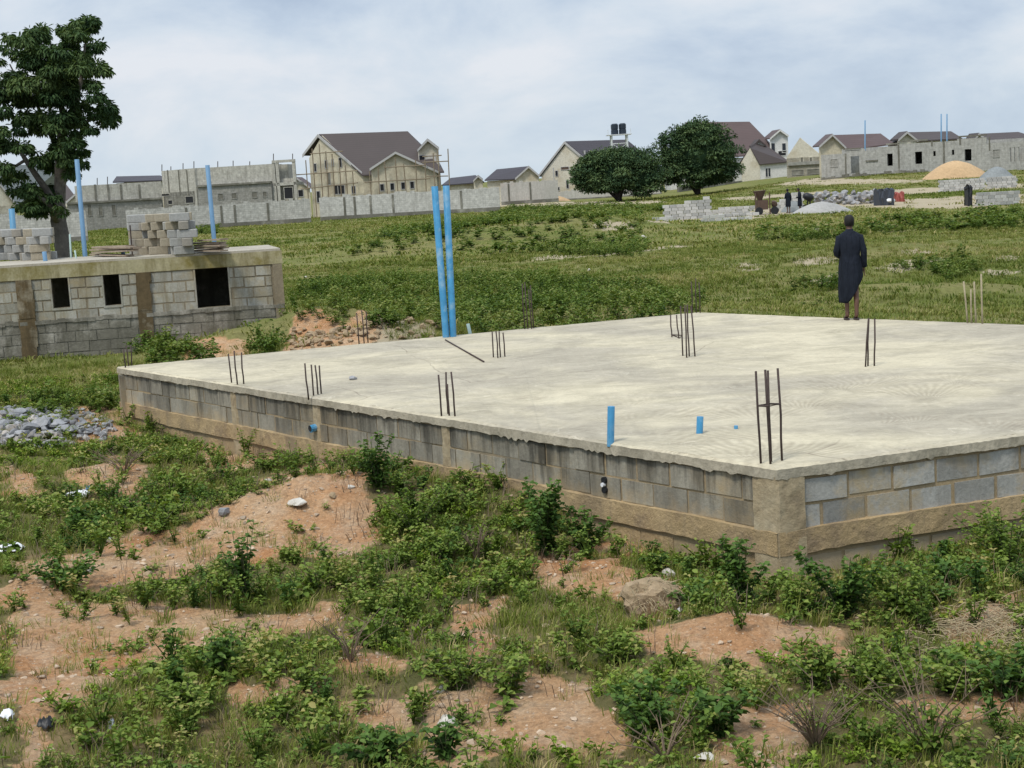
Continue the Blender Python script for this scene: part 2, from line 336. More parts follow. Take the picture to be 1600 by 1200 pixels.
# ---------------------------------------------------------------- mesh helpers
class MB:
    def __init__(s): s.v = []; s.f = []; s.t = []
    def add(s, vs, fs, tone=.6):
        o = len(s.v); s.v += [tuple(v) for v in vs]; s.f += [tuple(i+o for i in f) for f in fs]; s.t += [tone]*len(vs)
    def obox(s, o, ax, ay, az, tone=.6):
        """box from corner o and three edge vectors"""
        o, ax, ay, az = map(Vector, (o, ax, ay, az))
        vs = [o, o+ax, o+ax+ay, o+ay, o+az, o+ax+az, o+ax+ay+az, o+ay+az]
        fs = [(0, 3, 2, 1), (4, 5, 6, 7), (0, 1, 5, 4), (1, 2, 6, 5), (2, 3, 7, 6), (3, 0, 4, 7)]
        if ax.cross(ay).dot(az) < 0: fs = [f[::-1] for f in fs]
        s.add(vs, fs, tone)
    def box(s, x0, x1, y0, y1, z0, z1, tone=.6):
        s.obox((x0, y0, z0), (x1-x0, 0, 0), (0, y1-y0, 0), (0, 0, z1-z0), tone)
    def prism(s, pts, vec, tone=.6):
        pts = [Vector(p) for p in pts]; vec = Vector(vec); n = len(pts)
        nrm = Vector((0, 0, 0))
        for i in range(n): nrm += pts[i].cross(pts[(i+1) % n])
        if nrm.dot(vec) > 0: pts = pts[::-1]
        vs = pts+[p+vec for p in pts]
        fs = [tuple(range(n)), tuple(range(2*n-1, n-1, -1))]+[(i, n+i, n+(i+1) % n, (i+1) % n)[::-1] for i in range(n)]
        fs = [fs[0], fs[1]]+[(( i+1) % n, n+(i+1) % n, n+i, i)[::-1] for i in range(n)]
        s.add(vs, fs, tone)
    def tube(s, pts, rad, seg=8, tone=.6, cap=True):
        pts = [Vector(p) for p in pts]
        if not hasattr(rad, '__len__'): rad = [rad]*len(pts)
        o = len(s.v); n = len(pts)
        for i, p in enumerate(pts):
            d = (pts[min(i+1, n-1)]-pts[max(i-1, 0)]).normalized()
            a = d.cross(Vector((0, 1, .01)) if abs(d.y) < .9 else Vector((1, 0, 0))).normalized(); bb = d.cross(a)
            for k in range(seg):
                th = 2*math.pi*k/seg
                s.v.append(tuple(p+(a*math.cos(th)+bb*math.sin(th))*rad[i])); s.t.append(tone)
        for i in range(n-1):
            for k in range(seg):
                s.f.append((o+i*seg+k, o+i*seg+(k+1) % seg, o+(i+1)*seg+(k+1) % seg, o+(i+1)*seg+k))
        if cap:
            s.f.append(tuple(o+k for k in range(seg))[::-1]); s.f.append(tuple(o+(n-1)*seg+k for k in range(seg)))
    def rings(s, rings, tone=.6, cap=True):
        o = len(s.v); n = len(rings); k = len(rings[0])
        for r in rings:
            for p in r: s.v.append(tuple(p)); s.t.append(tone)
        for i in range(n-1):
            for j in range(k):
                s.f.append((o+i*k+j, o+i*k+(j+1) % k, o+(i+1)*k+(j+1) % k, o+(i+1)*k+j))
        if cap:
            s.f.append(tuple(o+j for j in range(k))[::-1]); s.f.append(tuple(o+(n-1)*k+j for j in range(k)))
    def rock(s, c, r, flat=.7, tone=.6, seed=0, sub=1):
        import bmesh
        rr = random.Random(seed)
        base = ICO1
        ax = [rr.uniform(.75, 1.3) for _ in range(3)]; th = rr.uniform(0, 6.28); c = Vector(c)
        cuts = [(Vector((rr.gauss(0, 1), rr.gauss(0, 1), rr.gauss(0, 1))).normalized(), rr.uniform(.35, .75)) for _ in range(9)]
        vs = []
        for p in base[0]:
            q = Vector(p)
            for nn, d in cuts:
                k = q.dot(nn)
                if k > d: q = q-nn*(k-d)
            q = Vector((q.x*ax[0], q.y*ax[1], q.z*ax[2]*flat))*r
            vs.append(c+Vector((q.x*math.cos(th)-q.y*math.sin(th), q.x*math.sin(th)+q.y*math.cos(th), q.z)))
        s.add(vs, base[1], tone)
def _ico(n):
    import bmesh
    bm = bmesh.new(); bmesh.ops.create_icosphere(bm, subdivisions=n, radius=1)
    bm.verts.ensure_lookup_table()
    r = ([tuple(v.co) for v in bm.verts], [tuple(v.index for v in f.verts) for f in bm.faces]); bm.free(); return r
ICO1 = _ico(2); ICO2 = _ico(3)
def link(name, me, parent=None):
    o = bpy.data.objects.new(name, me); COL.objects.link(o)
    if parent is not None:
        o.parent = parent
        mw = parent.get('_w')
        o.matrix_parent_inverse = Matrix.Translation(-Vector(parent['base'])) if 'base' in parent else Matrix.Identity(4)
    return o
ROOTS = {}
def obj(name, mb, mat, parent=None, smooth=False):
    me = bpy.data.meshes.new(name); me.from_pydata(mb.v, [], mb.f)
    a = me.attributes.new('tone', 'FLOAT', 'POINT'); a.data.foreach_set('value', np.array(mb.t, dtype=np.float32))
    me.materials.append(mat)
    if smooth: me.shade_smooth()
    o = bpy.data.objects.new(name, me); COL.objects.link(o)
    if parent is not None:
        o.parent = parent
        r = parent
        while r.parent is not None: r = r.parent
        if parent.parent is None and parent.type == 'EMPTY':
            o.matrix_parent_inverse = Matrix.Translation(-Vector(ROOTS[parent.name]))
    return o
def tag(o, label=None, cat=None, group=None, kind=None):
    if label: o['label'] = label
    if cat: o['category'] = cat
    if group: o['group'] = group
    if kind: o['kind'] = kind
    return o
def thing(name, base, label, cat, group=None):
    o = bpy.data.objects.new(name, None); o.empty_display_size = .2; COL.objects.link(o); o.location = base
    ROOTS[o.name] = tuple(base)
    return tag(o, label, cat, group)
def npmesh(name, V, Q, tone, mat, parent=None, smooth=False):
    """big quad mesh from numpy arrays"""
    me = bpy.data.meshes.new(name)
    me.vertices.add(len(V)); me.vertices.foreach_set('co', np.ascontiguousarray(V, dtype=np.float32).ravel())
    k = Q.shape[1]
    me.loops.add(len(Q)*k); me.loops.foreach_set('vertex_index', np.ascontiguousarray(Q, dtype=np.int32).ravel())
    me.polygons.add(len(Q)); me.polygons.foreach_set('loop_start', np.arange(0, len(Q)*k, k, dtype=np.int32))
    me.polygons.foreach_set('loop_total', np.full(len(Q), k, dtype=np.int32))
    me.update(calc_edges=True)
    a = me.attributes.new('tone', 'FLOAT', 'POINT'); a.data.foreach_set('value', np.ascontiguousarray(tone, dtype=np.float32))
    me.materials.append(mat)
    if smooth: me.shade_smooth()
    o = bpy.data.objects.new(name, me); COL.objects.link(o)
    if parent is not None:
        o.parent = parent; o.matrix_parent_inverse = Matrix.Translation(-Vector(ROOTS[parent.name]))
    return o
class Facade:
    """vertical plane through two ground points"""
    def __init__(s, a, b):
        s.a = Vector((a[0], a[1], 0)); s.b = Vector((b[0], b[1], 0)); s.d = (s.b-s.a).normalized(); s.len = (s.b-s.a).length
        s.n = Vector((s.d.y, -s.d.x, 0))           # towards the camera side
        if s.n.y > 0: s.n = -s.n
    def hit(s, px, py):
        r = ray(px, py); k = (s.a-Vector((0, 0, 0))).dot(s.n)/r.dot(s.n)
        return Vector((r.x*k, r.y*k, CAMZ+r.z*k))
    def uz(s, px, py):
        p = s.hit(px, py); return (p-s.a).dot(s.d), p.z
    def p(s, u, z, out=0): q = s.a+s.d*u+s.n*out; return Vector((q.x, q.y, z))
def fac(px0, Y0, px1, Y1, py=300):
    return Facade(at(px0, py, Y0), at(px1, py, Y1))
def wall_cells(mb, fc, u0, u1, z0, z1, th, ops, out=0, tone=.6):
    us = sorted({u0, u1, *[min(max(o[i], u0), u1) for o in ops for i in (0, 1)]})
    zs = sorted({z0, z1, *[min(max(o[i], z0), z1) for o in ops for i in (2, 3)]})
    for i in range(len(us)-1):
        j = 0
        while j < len(zs)-1:
            def solid(k): 
                cu = (us[i]+us[i+1])/2; cz = (zs[k]+zs[k+1])/2
                return not any(o[0] < cu < o[1] and o[2] < cz < o[3] for o in ops)
            if not solid(j): j += 1; continue
            k = j
            while k+1 < len(zs)-1 and solid(k+1): k += 1
            if us[i+1]-us[i] > 1e-4 and zs[k+1]-zs[j] > 1e-4:
                mb.obox(fc.p(us[i], zs[j], out), fc.d*(us[i+1]-us[i]), -fc.n*th, (0, 0, zs[k+1]-zs[j]), tone)
            j = k+1
def block_rows(mb, fc, u0, u1, ztop, rows, bl=.45, bh=.215, gap=.022, ops=(), out=.004, rs=1, dep=.03, tones=(.35, .95)):
    r = random.Random(rs)
    for k in range(rows):
        z1 = ztop-k*(bh+gap)-gap; z0 = z1-bh
        u = u0-(bl+gap)*.5*(k % 2)+r.uniform(-.04, .04)
        while u < u1:
            a, b = max(u+r.uniform(-.006, .006), u0), min(u+bl+r.uniform(-.006, .006), u1)
            segs = [(a, b)]
            for o in ops:
                if o[2] < z1-.05 and o[3] > z0+.05:
                    ns = []
                    for (p, q) in segs:
                        if o[0] > p: ns.append((p, min(q, o[0])))
                        if o[1] < q: ns.append((max(p, o[1]), q))
                    segs = [g for g in ns if g[1]-g[0] > .03]
            for (p, q) in segs:
                if q-p > .04:
                    mb.obox(fc.p(p, z0+r.uniform(-.006, .006), out+r.uniform(.001, .018)), fc.d*(q-p)+Vector((0, 0, r.uniform(-.008, .008))), -fc.n*dep, (0, 0, bh), r.uniform(*tones))
            u += bl+gap
# ================================================================ GROUND
SOIL = [[(0, 893), (70, 885), (130, 925), (330, 948), (470, 955), (600, 950), (520, 985), (420, 1000), (330, 1045), (180, 1070), (130, 1105), (0, 1120)],
        [(70, 890), (190, 845), (320, 790), (450, 740), (570, 738), (615, 790), (590, 850), (560, 890), (480, 880), (400, 900), (300, 900), (150, 915)],
        [(330, 1065), (470, 1060), (480, 1105), (360, 1115)], [(520, 985), (620, 1010), (650, 1060), (560, 1060)], [(500, 1105), (640, 1110), (640, 1165), (540, 1160)],
        [(650, 1080), (790, 1105), (780, 1200), (670, 1190)], [(780, 1070), (940, 1075), (960, 1170), (800, 1170)], [(720, 930), (790, 930), (800, 1060), (740, 1060)],
        [(810, 855), (960, 850), (1060, 900), (1060, 960), (900, 960), (830, 915)], [(990, 985), (1120, 972), (1310, 990), (1310, 1050), (1160, 1068), (1010, 1045)],
        [(1470, 930), (1600, 925), (1600, 1000), (1500, 985)], [(1120, 1110), (1260, 1110), (1260, 1200), (1100, 1200)], [(1380, 1090), (1600, 1090), (1600, 1150), (1400, 1150)],
        [(110, 735), (200, 712), (250, 730), (220, 775), (120, 770)], [(0, 730), (50, 735), (50, 790), (0, 790)], [(0, 1120), (60, 1110), (60, 1200), (0, 1200)],
        [(100, 640), (190, 630), (200, 690), (120, 700)],
        [(450, 485), (560, 490), (620, 495), (620, 545), (560, 570), (440, 570), (450, 520)], [(290, 535), (380, 525), (400, 560), (300, 575)], [(300, 680), (420, 700), (420, 735), (330, 740)]]
PALE = [[(1010, 350), (1030, 340), (1190, 326), (1330, 316), (1480, 308), (1600, 300), (1600, 318), (1490, 326), (1330, 324), (1190, 340)], [(1120, 310), (1300, 298), (1300, 303), (1130, 316)], [(1330, 299), (1600, 286), (1600, 294), (1420, 304)],
        [(1270, 278), (1460, 282), (1400, 287), (1300, 288), (1200, 290)], [(760, 318), (1040, 313), (1040, 319), (760, 325)],
        [(830, 402), (1000, 388), (1090, 380), (1090, 384), (1000, 393), (830, 409)], [(590, 490), (680, 500), (690, 545), (590, 560)]]
FIELDP = [[(930, 347), (985, 347), (985, 356), (930, 356)], [(1130, 416), (1180, 412), (1185, 420), (1140, 424)], [(1240, 408), (1310, 402), (1312, 408), (1250, 416)], [(1410, 394), (1470, 396), (1465, 402), (1415, 400)], [(1370, 420), (1430, 414), (1420, 419), (1372, 426)], [(1550, 400), (1600, 399), (1600, 405), (1550, 407)],
        [(1540, 426), (1590, 422), (1585, 427), (1540, 431)], [(1240, 437), (1300, 435), (1300, 441), (1242, 442)], [(1380, 408), (1480, 404), (1470, 409), (1384, 414)], [(1300, 428), (1340, 420), (1345, 425), (1305, 434)]]
def inpoly(px, py, poly):
    c = np.zeros(px.shape, bool); n = len(poly)
    for i in range(n):
        x0, y0 = poly[i]; x1, y1 = poly[(i+1) % n]
        if y0 == y1: continue
        t = ((y0 > py) != (y1 > py)) & (px < (x1-x0)*(py-y0)/(y1-y0)+x0)
        c ^= t
    return c
def pmask(x, y, polys, amp=1.0, hgt=0.0):
    """soil patches as they lie on the ground, with ragged edges"""
    z = T(x, y); px, py = project(x, np.maximum(y, 3), z)
    sc = np.clip(200/np.maximum(y, 3)/14, .05, 1.4)*amp
    px = px+(fbm(x*1.7, y*1.7, 41, 4)-.5)*120*sc; py = py+(fbm(x*1.7, y*1.7, 57, 4)-.5)*90*sc
    py = py-hgt*.5*F/np.maximum(y, 3)
    m = np.zeros(px.shape, bool)
    for p in polys: m |= inpoly(px, py, p)
    return m & (y > 5)
def build_ground():
    ys = list(-np.geomspace(400, 1, 14))+list(np.linspace(0, 6, 10))
    y = 6.3
    while y < 20: ys.append(y); y *= 1.0045
    while y < 45: ys.append(y); y *= 1.0085
    while y < 260: ys.append(y); y *= 1.016
    while y < 6000: ys.append(y); y *= 1.12
    ys = np.array(ys); s = np.concatenate([np.linspace(-3, -.66, 10), np.linspace(-.62, .62, 440), np.linspace(.66, 3, 10)])
    Yg, Sg = np.meshgrid(ys, s, indexing='ij')
    X = Sg*np.maximum(np.abs(Yg), 6)
    Z = T(X, Yg)
    V = np.stack([X, Yg, Z], -1).reshape(-1, 3)
    r, c = Yg.shape; i = np.arange((r-1)*(c-1)); a = (i//(c-1))*c+i % (c-1)
    Q = np.stack([a, a+1, a+1+c, a+c], 1)
    o = npmesh('ground', V, Q, np.zeros(len(V)), M['ground'], smooth=True)
    x, yy = V[:, 0], V[:, 1]
    soil = np.zeros(len(V)); pale = np.zeros(len(V))
    for dx, dy in ((0, 0), (.06, 0), (-.06, 0), (0, .08), (0, -.08)):
        soil += pmask(x+dx*yy/14, yy+dy*yy/14, SOIL)/5; pale += pmask(x+dx*yy/10, yy+dy*yy/10, PALE, .4)/5+.34*pmask(x+dx*yy/10, yy+dy*yy/10, FIELDP, .5)
    far = sst(18, 30, yy)
    for nm, arr in (('soil', soil), ('pale', pale), ('far', far)):
        at_ = o.data.attributes.new(nm, 'FLOAT', 'POINT'); at_.data.foreach_set('value', arr.astype(np.float32))
    tag(o, kind='structure'); return o
build_ground()
# ================================================================ FOUNDATION SLAB
ZS = 1.0
A = onz(183, 573, ZS); B = onz(1213, 731, ZS); E = onz(1960, 627, ZS); C = onz(1090, 488, ZS); D = onz(1960, 521, ZS)
SLABPOLY = [A, B, E, D, C]
def build_slab():
    t = thing('house_foundation', (B.x, B.y, Tz(B.x, B.y)), 'large raised concrete house slab on grey block walls, cream broom-swept top with rebar sticking up', 'foundation')
    mb = MB(); pts = [p+Vector((0, 0, 0)) for p in SLABPOLY]
    # subdivided rough rim: top polygon, ragged outward edge, ragged underside
    r = random.Random(3); loop = []
    for i in range(5):
        p, q = pts[i], pts[(i+1) % 5]; n = max(2, int((q-p).length/.045)); d = (q-p).normalized(); out = Vector((-d.y, d.x, 0))
        cen = sum(pts, Vector())/5
        if out.dot(cen-p) > 0: out = -out
        for k in range(n):
            w = p.lerp(q, k/n); loop.append((w, out))
    n = len(loop); top = []; rim = []; bot = []; inn = []
    ph = 0
    for i, (w, out) in enumerate(loop):
        j = .022*(float(fbm(i*.16, 7, 2, 3))-.5)+r.uniform(-.003, .003); s = fbm(i*.11, 0, 5, 4); s2 = vnoise(i*.6, 3, 8)
        top.append(w-out*.02+Vector((0, 0, r.uniform(-.004, .003))))
        rim.append(w+out*(.016+j)+Vector((0, 0, -.016-r.uniform(0, .006))))
        bot.append(w+out*(.016+j*1.6+.012*s2)+Vector((0, 0, -.088-.03*float(s)-.055*max(0, r.random()-.68)*2.2*float(vnoise(i*.09, 9, 4)))))
        inn.append(w-out*.06+Vector((0, 0, -.10)))
    mb.v = [tuple(p) for p in rim+bot+inn]; mb.t = [.6]*len(mb.v)
    for i in range(n):
        k = (i+1) % n
        mb.f += [(n+i, n+k, k, i), (2*n+i, 2*n+k, n+k, n+i)]
    obj('slab_edge', mb, M['slabedge'], t)
    m2 = MB(); m2.v = [tuple(p) for p in top]+[tuple(p) for p in rim]; m2.t = [.6]*len(m2.v); m2.f = [tuple(range(n))[::-1] if False else tuple(range(n))]
    m2.f += [(n+i, n+(i+1) % n, (i+1) % n, i) for i in range(n)]
    o = obj('slab', m2, M['slab'], t)
    fl = Facade(A, B); fr = Facade(B, E); fk = Facade(C, A); fd = Facade(C, D)
    for fc in (fl, fr):                                    # visible faces
        if fc.n.y > 0: fc.n = -fc.n
    lw = MB(); wall_cells(lw, fl, .0, fl.len, -.5, .905, .2, [], -.022)
    wl = obj('block_wall', lw, M['mortar'], t); 
    bl = MB(); block_rows(bl, fl, .24, fl.len-.24, .90, 2, rs=11, out=-.022)
    obj('block_course', bl, M['block_old'], wl)
    rw = MB(); wall_cells(rw, fr, .0, fr.len, -.5, .905, .2, [], -.022)
    wr = obj('block_wall', rw, M['mortar'], t)
    br = MB(); block_rows(br, fr, .24, fr.len, .90, 2, .44, .205, .036, rs=15, out=-.022, tones=(.45, 1))
    obj('block_course', br, M['block'], wr)
    br = MB(); block_rows(br, fr, .24, fr.len, .195, 3, .44, .205, .03, rs=18, out=-.026, tones=(.3, .8)); obj('lower_course', br, M['block'], wr)
    ll = MB(); block_rows(ll, fl, .24, fl.len-.24, .18, 3, rs=19, out=-.028, tones=(.5, .7))
    obj('lower_course', ll, M['beam_tan'], wl)
    # tan ground beams, uneven
    for fc, s in ((fl, 1), (fr, 2)):
        g = MB(); nn = int(fc.len/.12); rr = random.Random(s)
        ringz = [.428, .418, .312, .206, .196]; cols = []
        for i in range(nn+1):
            u = fc.len*i/nn; base = .006+.018*float(fbm(u*1.2, s, 3, 3))
            wob = .03*(float(fbm(u*.9, s*5, 7, 3))-.5)
            cols.append([fc.p(u, z+wob+rr.uniform(-.007, .007), (-.03 if k in (0, 4) else base+rr.uniform(0, .007))) for k, z in enumerate(ringz)])
        for c in cols: g.v += [tuple(p) for p in c]; g.t += [.6]*5
        for i in range(nn):
            for k in range(4): g.f.append((i*5+k, (i+1)*5+k, (i+1)*5+k+1, i*5+k+1)[::-1])
        obj('ground_beam', g, M['beam_tan'], t)
    # corner post and pilasters
    def post(fc, u0, u1, out, z0=-.4, z1=.9):
        g = MB(); nz = 14; nu = 4; rr = random.Random(int(u0*100)); 
        V_ = []
        for k in range(nz+1):
            z = z0+(z1-z0)*k/nz
            for i in range(nu+1):
                u = u0+(u1-u0)*i/nu; e = 0 if 0 < i < nu else -.05
                V_.append(fc.p(u+rr.uniform(-.006, .006), z, out+e+rr.uniform(-.005, .006)))
        g.v = [tuple(p) for p in V_]; g.t = [.6]*len(V_)
        for k in range(nz):
            for i in range(nu): 
                a = k*(nu+1)+i; g.f.append((a, a+1, a+nu+2, a+nu+1))
        return g
    cm = MB(); rr = random.Random(5); rows = []
    for k in range(15):
        z = -.45+1.36*k/14; row = []
        for (fc, us) in ((fl, [fl.len-.30, fl.len-.285, fl.len-.19, fl.len-.09, fl.len-.012]), (fr, [.012, .09, .19, .275, .29])):
            for iu, u in enumerate(us):
                e = -.05 if (fc is fl and iu == 0) or (fc is fr and iu == 4) else .012
                row.append(fc.p(u, z+rr.uniform(-.01, .01), e+rr.uniform(-.006, .006)))
        rows.append(row)
    for row in rows: cm.v += [tuple(p) for p in row]; cm.t += [.6]*10
    for k in range(14):
        for i in range(9): cm.f.append((k*10+i, k*10+i+1, k*10+11+i, k*10+10+i))
    obj('corner_post', cm, M['post_tan'], t)
    for (px, w) in ((362, .25), (490, .25), (690, .22)):
        u, _ = fl.uz(px, 600); obj('pilaster', post(fl, u-w/2, u+w/2, .006), M['post_tan'], t)
    obj('pilaster', post(fl, .0, .24, .004), M['post_tan'], t)
    # hidden faces: plain walls
    hw = MB(); 
    for p, q in ((E, D), (D, C), (C, A)):
        d = (q-p); nrm = Vector((d.y, -d.x, 0)).normalized(); cen = sum(pts, Vector())/5
        if nrm.dot(cen-p) < 0: nrm = -nrm
        hw.obox(Vector((p.x, p.y, -.5))+nrm*.03, Vector((d.x, d.y, 0)), nrm*.2, (0, 0, 1.38))
    obj('rear_wall', hw, M['block_old'], t)
    # pipe stubs coming through the front wall
    u, z = fl.uz(945, 757)
    for dz in (.045, -.055):
        g = MB(); c0 = fl.p(u, z+dz, -.01); g.tube([c0, c0+fl.n*.03], .034, 12); obj('pipe_hole_shade', g, M['blackp'], t)  # solid black plugs paint the shade inside the wall holes
    g = MB(); c0 = fl.p(u-.005, z, 0); g.tube([c0, c0+fl.n*.035], .022, 10); obj('pipe_end', g, M['whitep'], t)
    u, z = fl.uz(493, 668); c0 = fl.p(u, z, -.01)
    g = MB(); g.tube([c0, c0+fl.n*.09+Vector((0, 0, -.01))], .05, 12); e = obj('pipe_end', g, M['pipe'], t)
    g = MB(); g.tube([c0+fl.n*.091, c0+fl.n*.096], .04, 12); obj('pipe_mouth_shade', g, M['blackp'], e)  # black disc paints the dark hollow of the pipe end
    return fl, fr
FL_, FR_ = build_slab()
# ---------------------------------------------------------------- rebar clusters on the slab
def rebar(bars, label, mat='rebar', tie=None, r=.0105, z=ZS):
    b0 = onz(bars[0][0], bars[0][1], z)
    t = thing('starter_bars', b0, label, 'rebar', 'starter bar bundles sticking up from the slab')
    for (bx, by, tx, ty) in bars:
        p = onz(bx, by, z); h = at(tx, ty, p.y+random.uniform(-.02, .02)); h.y = p.y+random.uniform(-.03, .03)
        mid = p.lerp(h, .5)+Vector((random.uniform(-.008, .008), random.uniform(-.01, .01), 0))
        m = MB(); m.tube([p-Vector((0, 0, .03)), p.lerp(h, .25), mid, h], r, 7); obj('bar', m, M[mat], t, True)
    if tie:
        m = MB(); pts = [at(x, y, b0.y+dy) for x, y, dy in tie]; m.tube(pts+[pts[0]], .008, 6); obj('tie', m, M[mat], t)
    return t
rebar([(362, 598, 357, 553), (371, 601, 366, 548), (381, 600, 377, 551)], 'three rusty bars standing near the far left end of the slab front edge')
rebar([(482, 621, 476, 568), (490, 618, 486, 570), (497, 616, 493, 570), (502, 615, 499, 571)], 'four rusty bars on the slab front edge, left of the grey lump')
rebar([(690, 650, 685, 586), (700, 646, 697, 581), (702, 649, 699, 600), (711, 650, 705, 581)], 'rusty bars at the middle of the slab front edge left of the blue stubs')
rebar([(771, 558, 769, 518), (778, 559, 775, 517), (782, 558, 780, 518), (789, 557, 786, 520)], 'short rusty bars on the slab right of the lying rod')
rebar([(1067, 556, 1063, 478), (1073, 559, 1070, 477), (1077, 557, 1074, 476), (1086, 557, 1080, 478), (1050, 527, 1048, 492), (1061, 529, 1057, 492)],
      'tall rusty bar bundle at mid slab with two shorter bars beside it', tie=[(1049, 523, -.1), (1062, 528, -.1), (1066, 524, .1)])
rebar([(1189, 724, 1181, 580), (1204, 725, 1196, 578), (1205, 722, 1200, 579), (1222, 720, 1216, 576)], 'tallest rusty bar bundle with a cross tie, at the near corner of the slab', tie=[(1184, 634, -.08), (1200, 635, -.12), (1219, 631, -.05), (1202, 631, .1)])
rebar([(1352, 573, 1357, 497), (1356, 572, 1357, 498), (1366, 572, 1367, 498)], 'thin dark bars on the slab just in front and right of the walking person')
rebar([(561, 535, 557, 489), (569, 536, 565, 485), (575, 533, 572, 487)], 'rusty bars at the back edge of the slab in front of the earth heap')
rebar([(825, 514, 820, 441), (820, 514, 816, 443), (834, 513, 829, 446), (831, 514, 826, 452)], 'bars at the slab back edge, right of the tall blue pipes')
rebar([(1082, 489, 1080, 440), (1088, 489, 1087, 435), (1094, 489, 1092, 441)], 'bars at the far rear corner of the slab')
rebar([(1512, 505, 1507, 440), (1518, 505, 1516, 452), (1525, 505, 1522, 440), (1535, 506, 1534, 428)], 'pale cement splashed bars at the slab back edge, right of the walking person', 'rebar_pale', r=.014)
rebar([(201, 572, 197, 538), (206, 571, 204, 540), (196, 574, 193, 545)], 'short dark bars at the far left corner of the slab')
# ---------------------------------------------------------------- pipes
def pipe(base, top, r, label, mat='pipe', wallth=True, name='pipe', group=None):
    d = (top-base).normalized(); t = thing(name, base, label, 'pipe', group)
    m = MB(); m.tube([base-d*.04, top-d*.001, top], [r, r, r*.985], 16, cap=False); 
    m.tube([top, top-d*.25], [r*.85, r*.85], 16, cap=True)
    o = len(m.v); obj('tube', m, M[mat], t, True)
    ring = MB(); k = 16; a = d.orthogonal().normalized(); b = d.cross(a)
    ro = [top+(a*math.cos(6.283*i/k)+b*math.sin(6.283*i/k))*r for i in range(k)]; ri = [top+(p-top)*.85 for p in ro]
    ring.add(ro+ri, [(i, (i+1) % k, k+(i+1) % k, k+i) for i in range(k)]); obj('rim', ring, M[mat], t)
    return t
def ppipe(bx, by, tx, ty, r, label, z=ZS, **k):
    b = onz(bx, by, z); tp = at(tx, ty, b.y); return pipe(b, tp, r, label, **k)
ppipe(697, 527, 679, 291, .058, 'tall bright blue pipe, left one of the pair standing at the back of the slab')
ppipe(708, 526, 697, 290, .058, 'tall bright blue pipe, right one of the pair standing at the back of the slab')
ppipe(954, 691, 955, 635, .036, 'knee high blue pipe stub near the slab front edge')
ppipe(1093, 677, 1094, 651, .034, 'short blue pipe stub on the slab left of the corner bars')
ppipe(1150, 670, 1150, 665, .02, 'tiny blue pipe end almost flush with the slab, beside the corner bars')
ppipe(734, 519, 731, 506, .03, 'short pale pipe at the slab back edge, right of the tall blue pair', mat='pipe_pale')
m = MB(); p0 = onz(696, 531, ZS+.012); p1 = onz(756, 565, ZS+.012); m.tube([p0, p0.lerp(p1, .5), p1], .012, 7)
tag(obj('steel_rod', m, M['rebar'], None, True), 'thin rusty rod lying on the slab at the foot of the tall blue pipes', 'rod')
def lump(name, px, py, r, label, cat, mat='rock', z=None, flat=.6, seed=1, sub=2):
    p = hit(px, py) if z is None else onz(px, py, z)
    m = MB(); m.rock(p+Vector((0, 0, r*flat*.45)), r, flat, .7, seed, sub); return tag(obj(name, m, M[mat]), label, cat)
lump('concrete_lump', 551, 593, .085, 'grey concrete lump lying on the slab top', 'stone', z=ZS, seed=4)
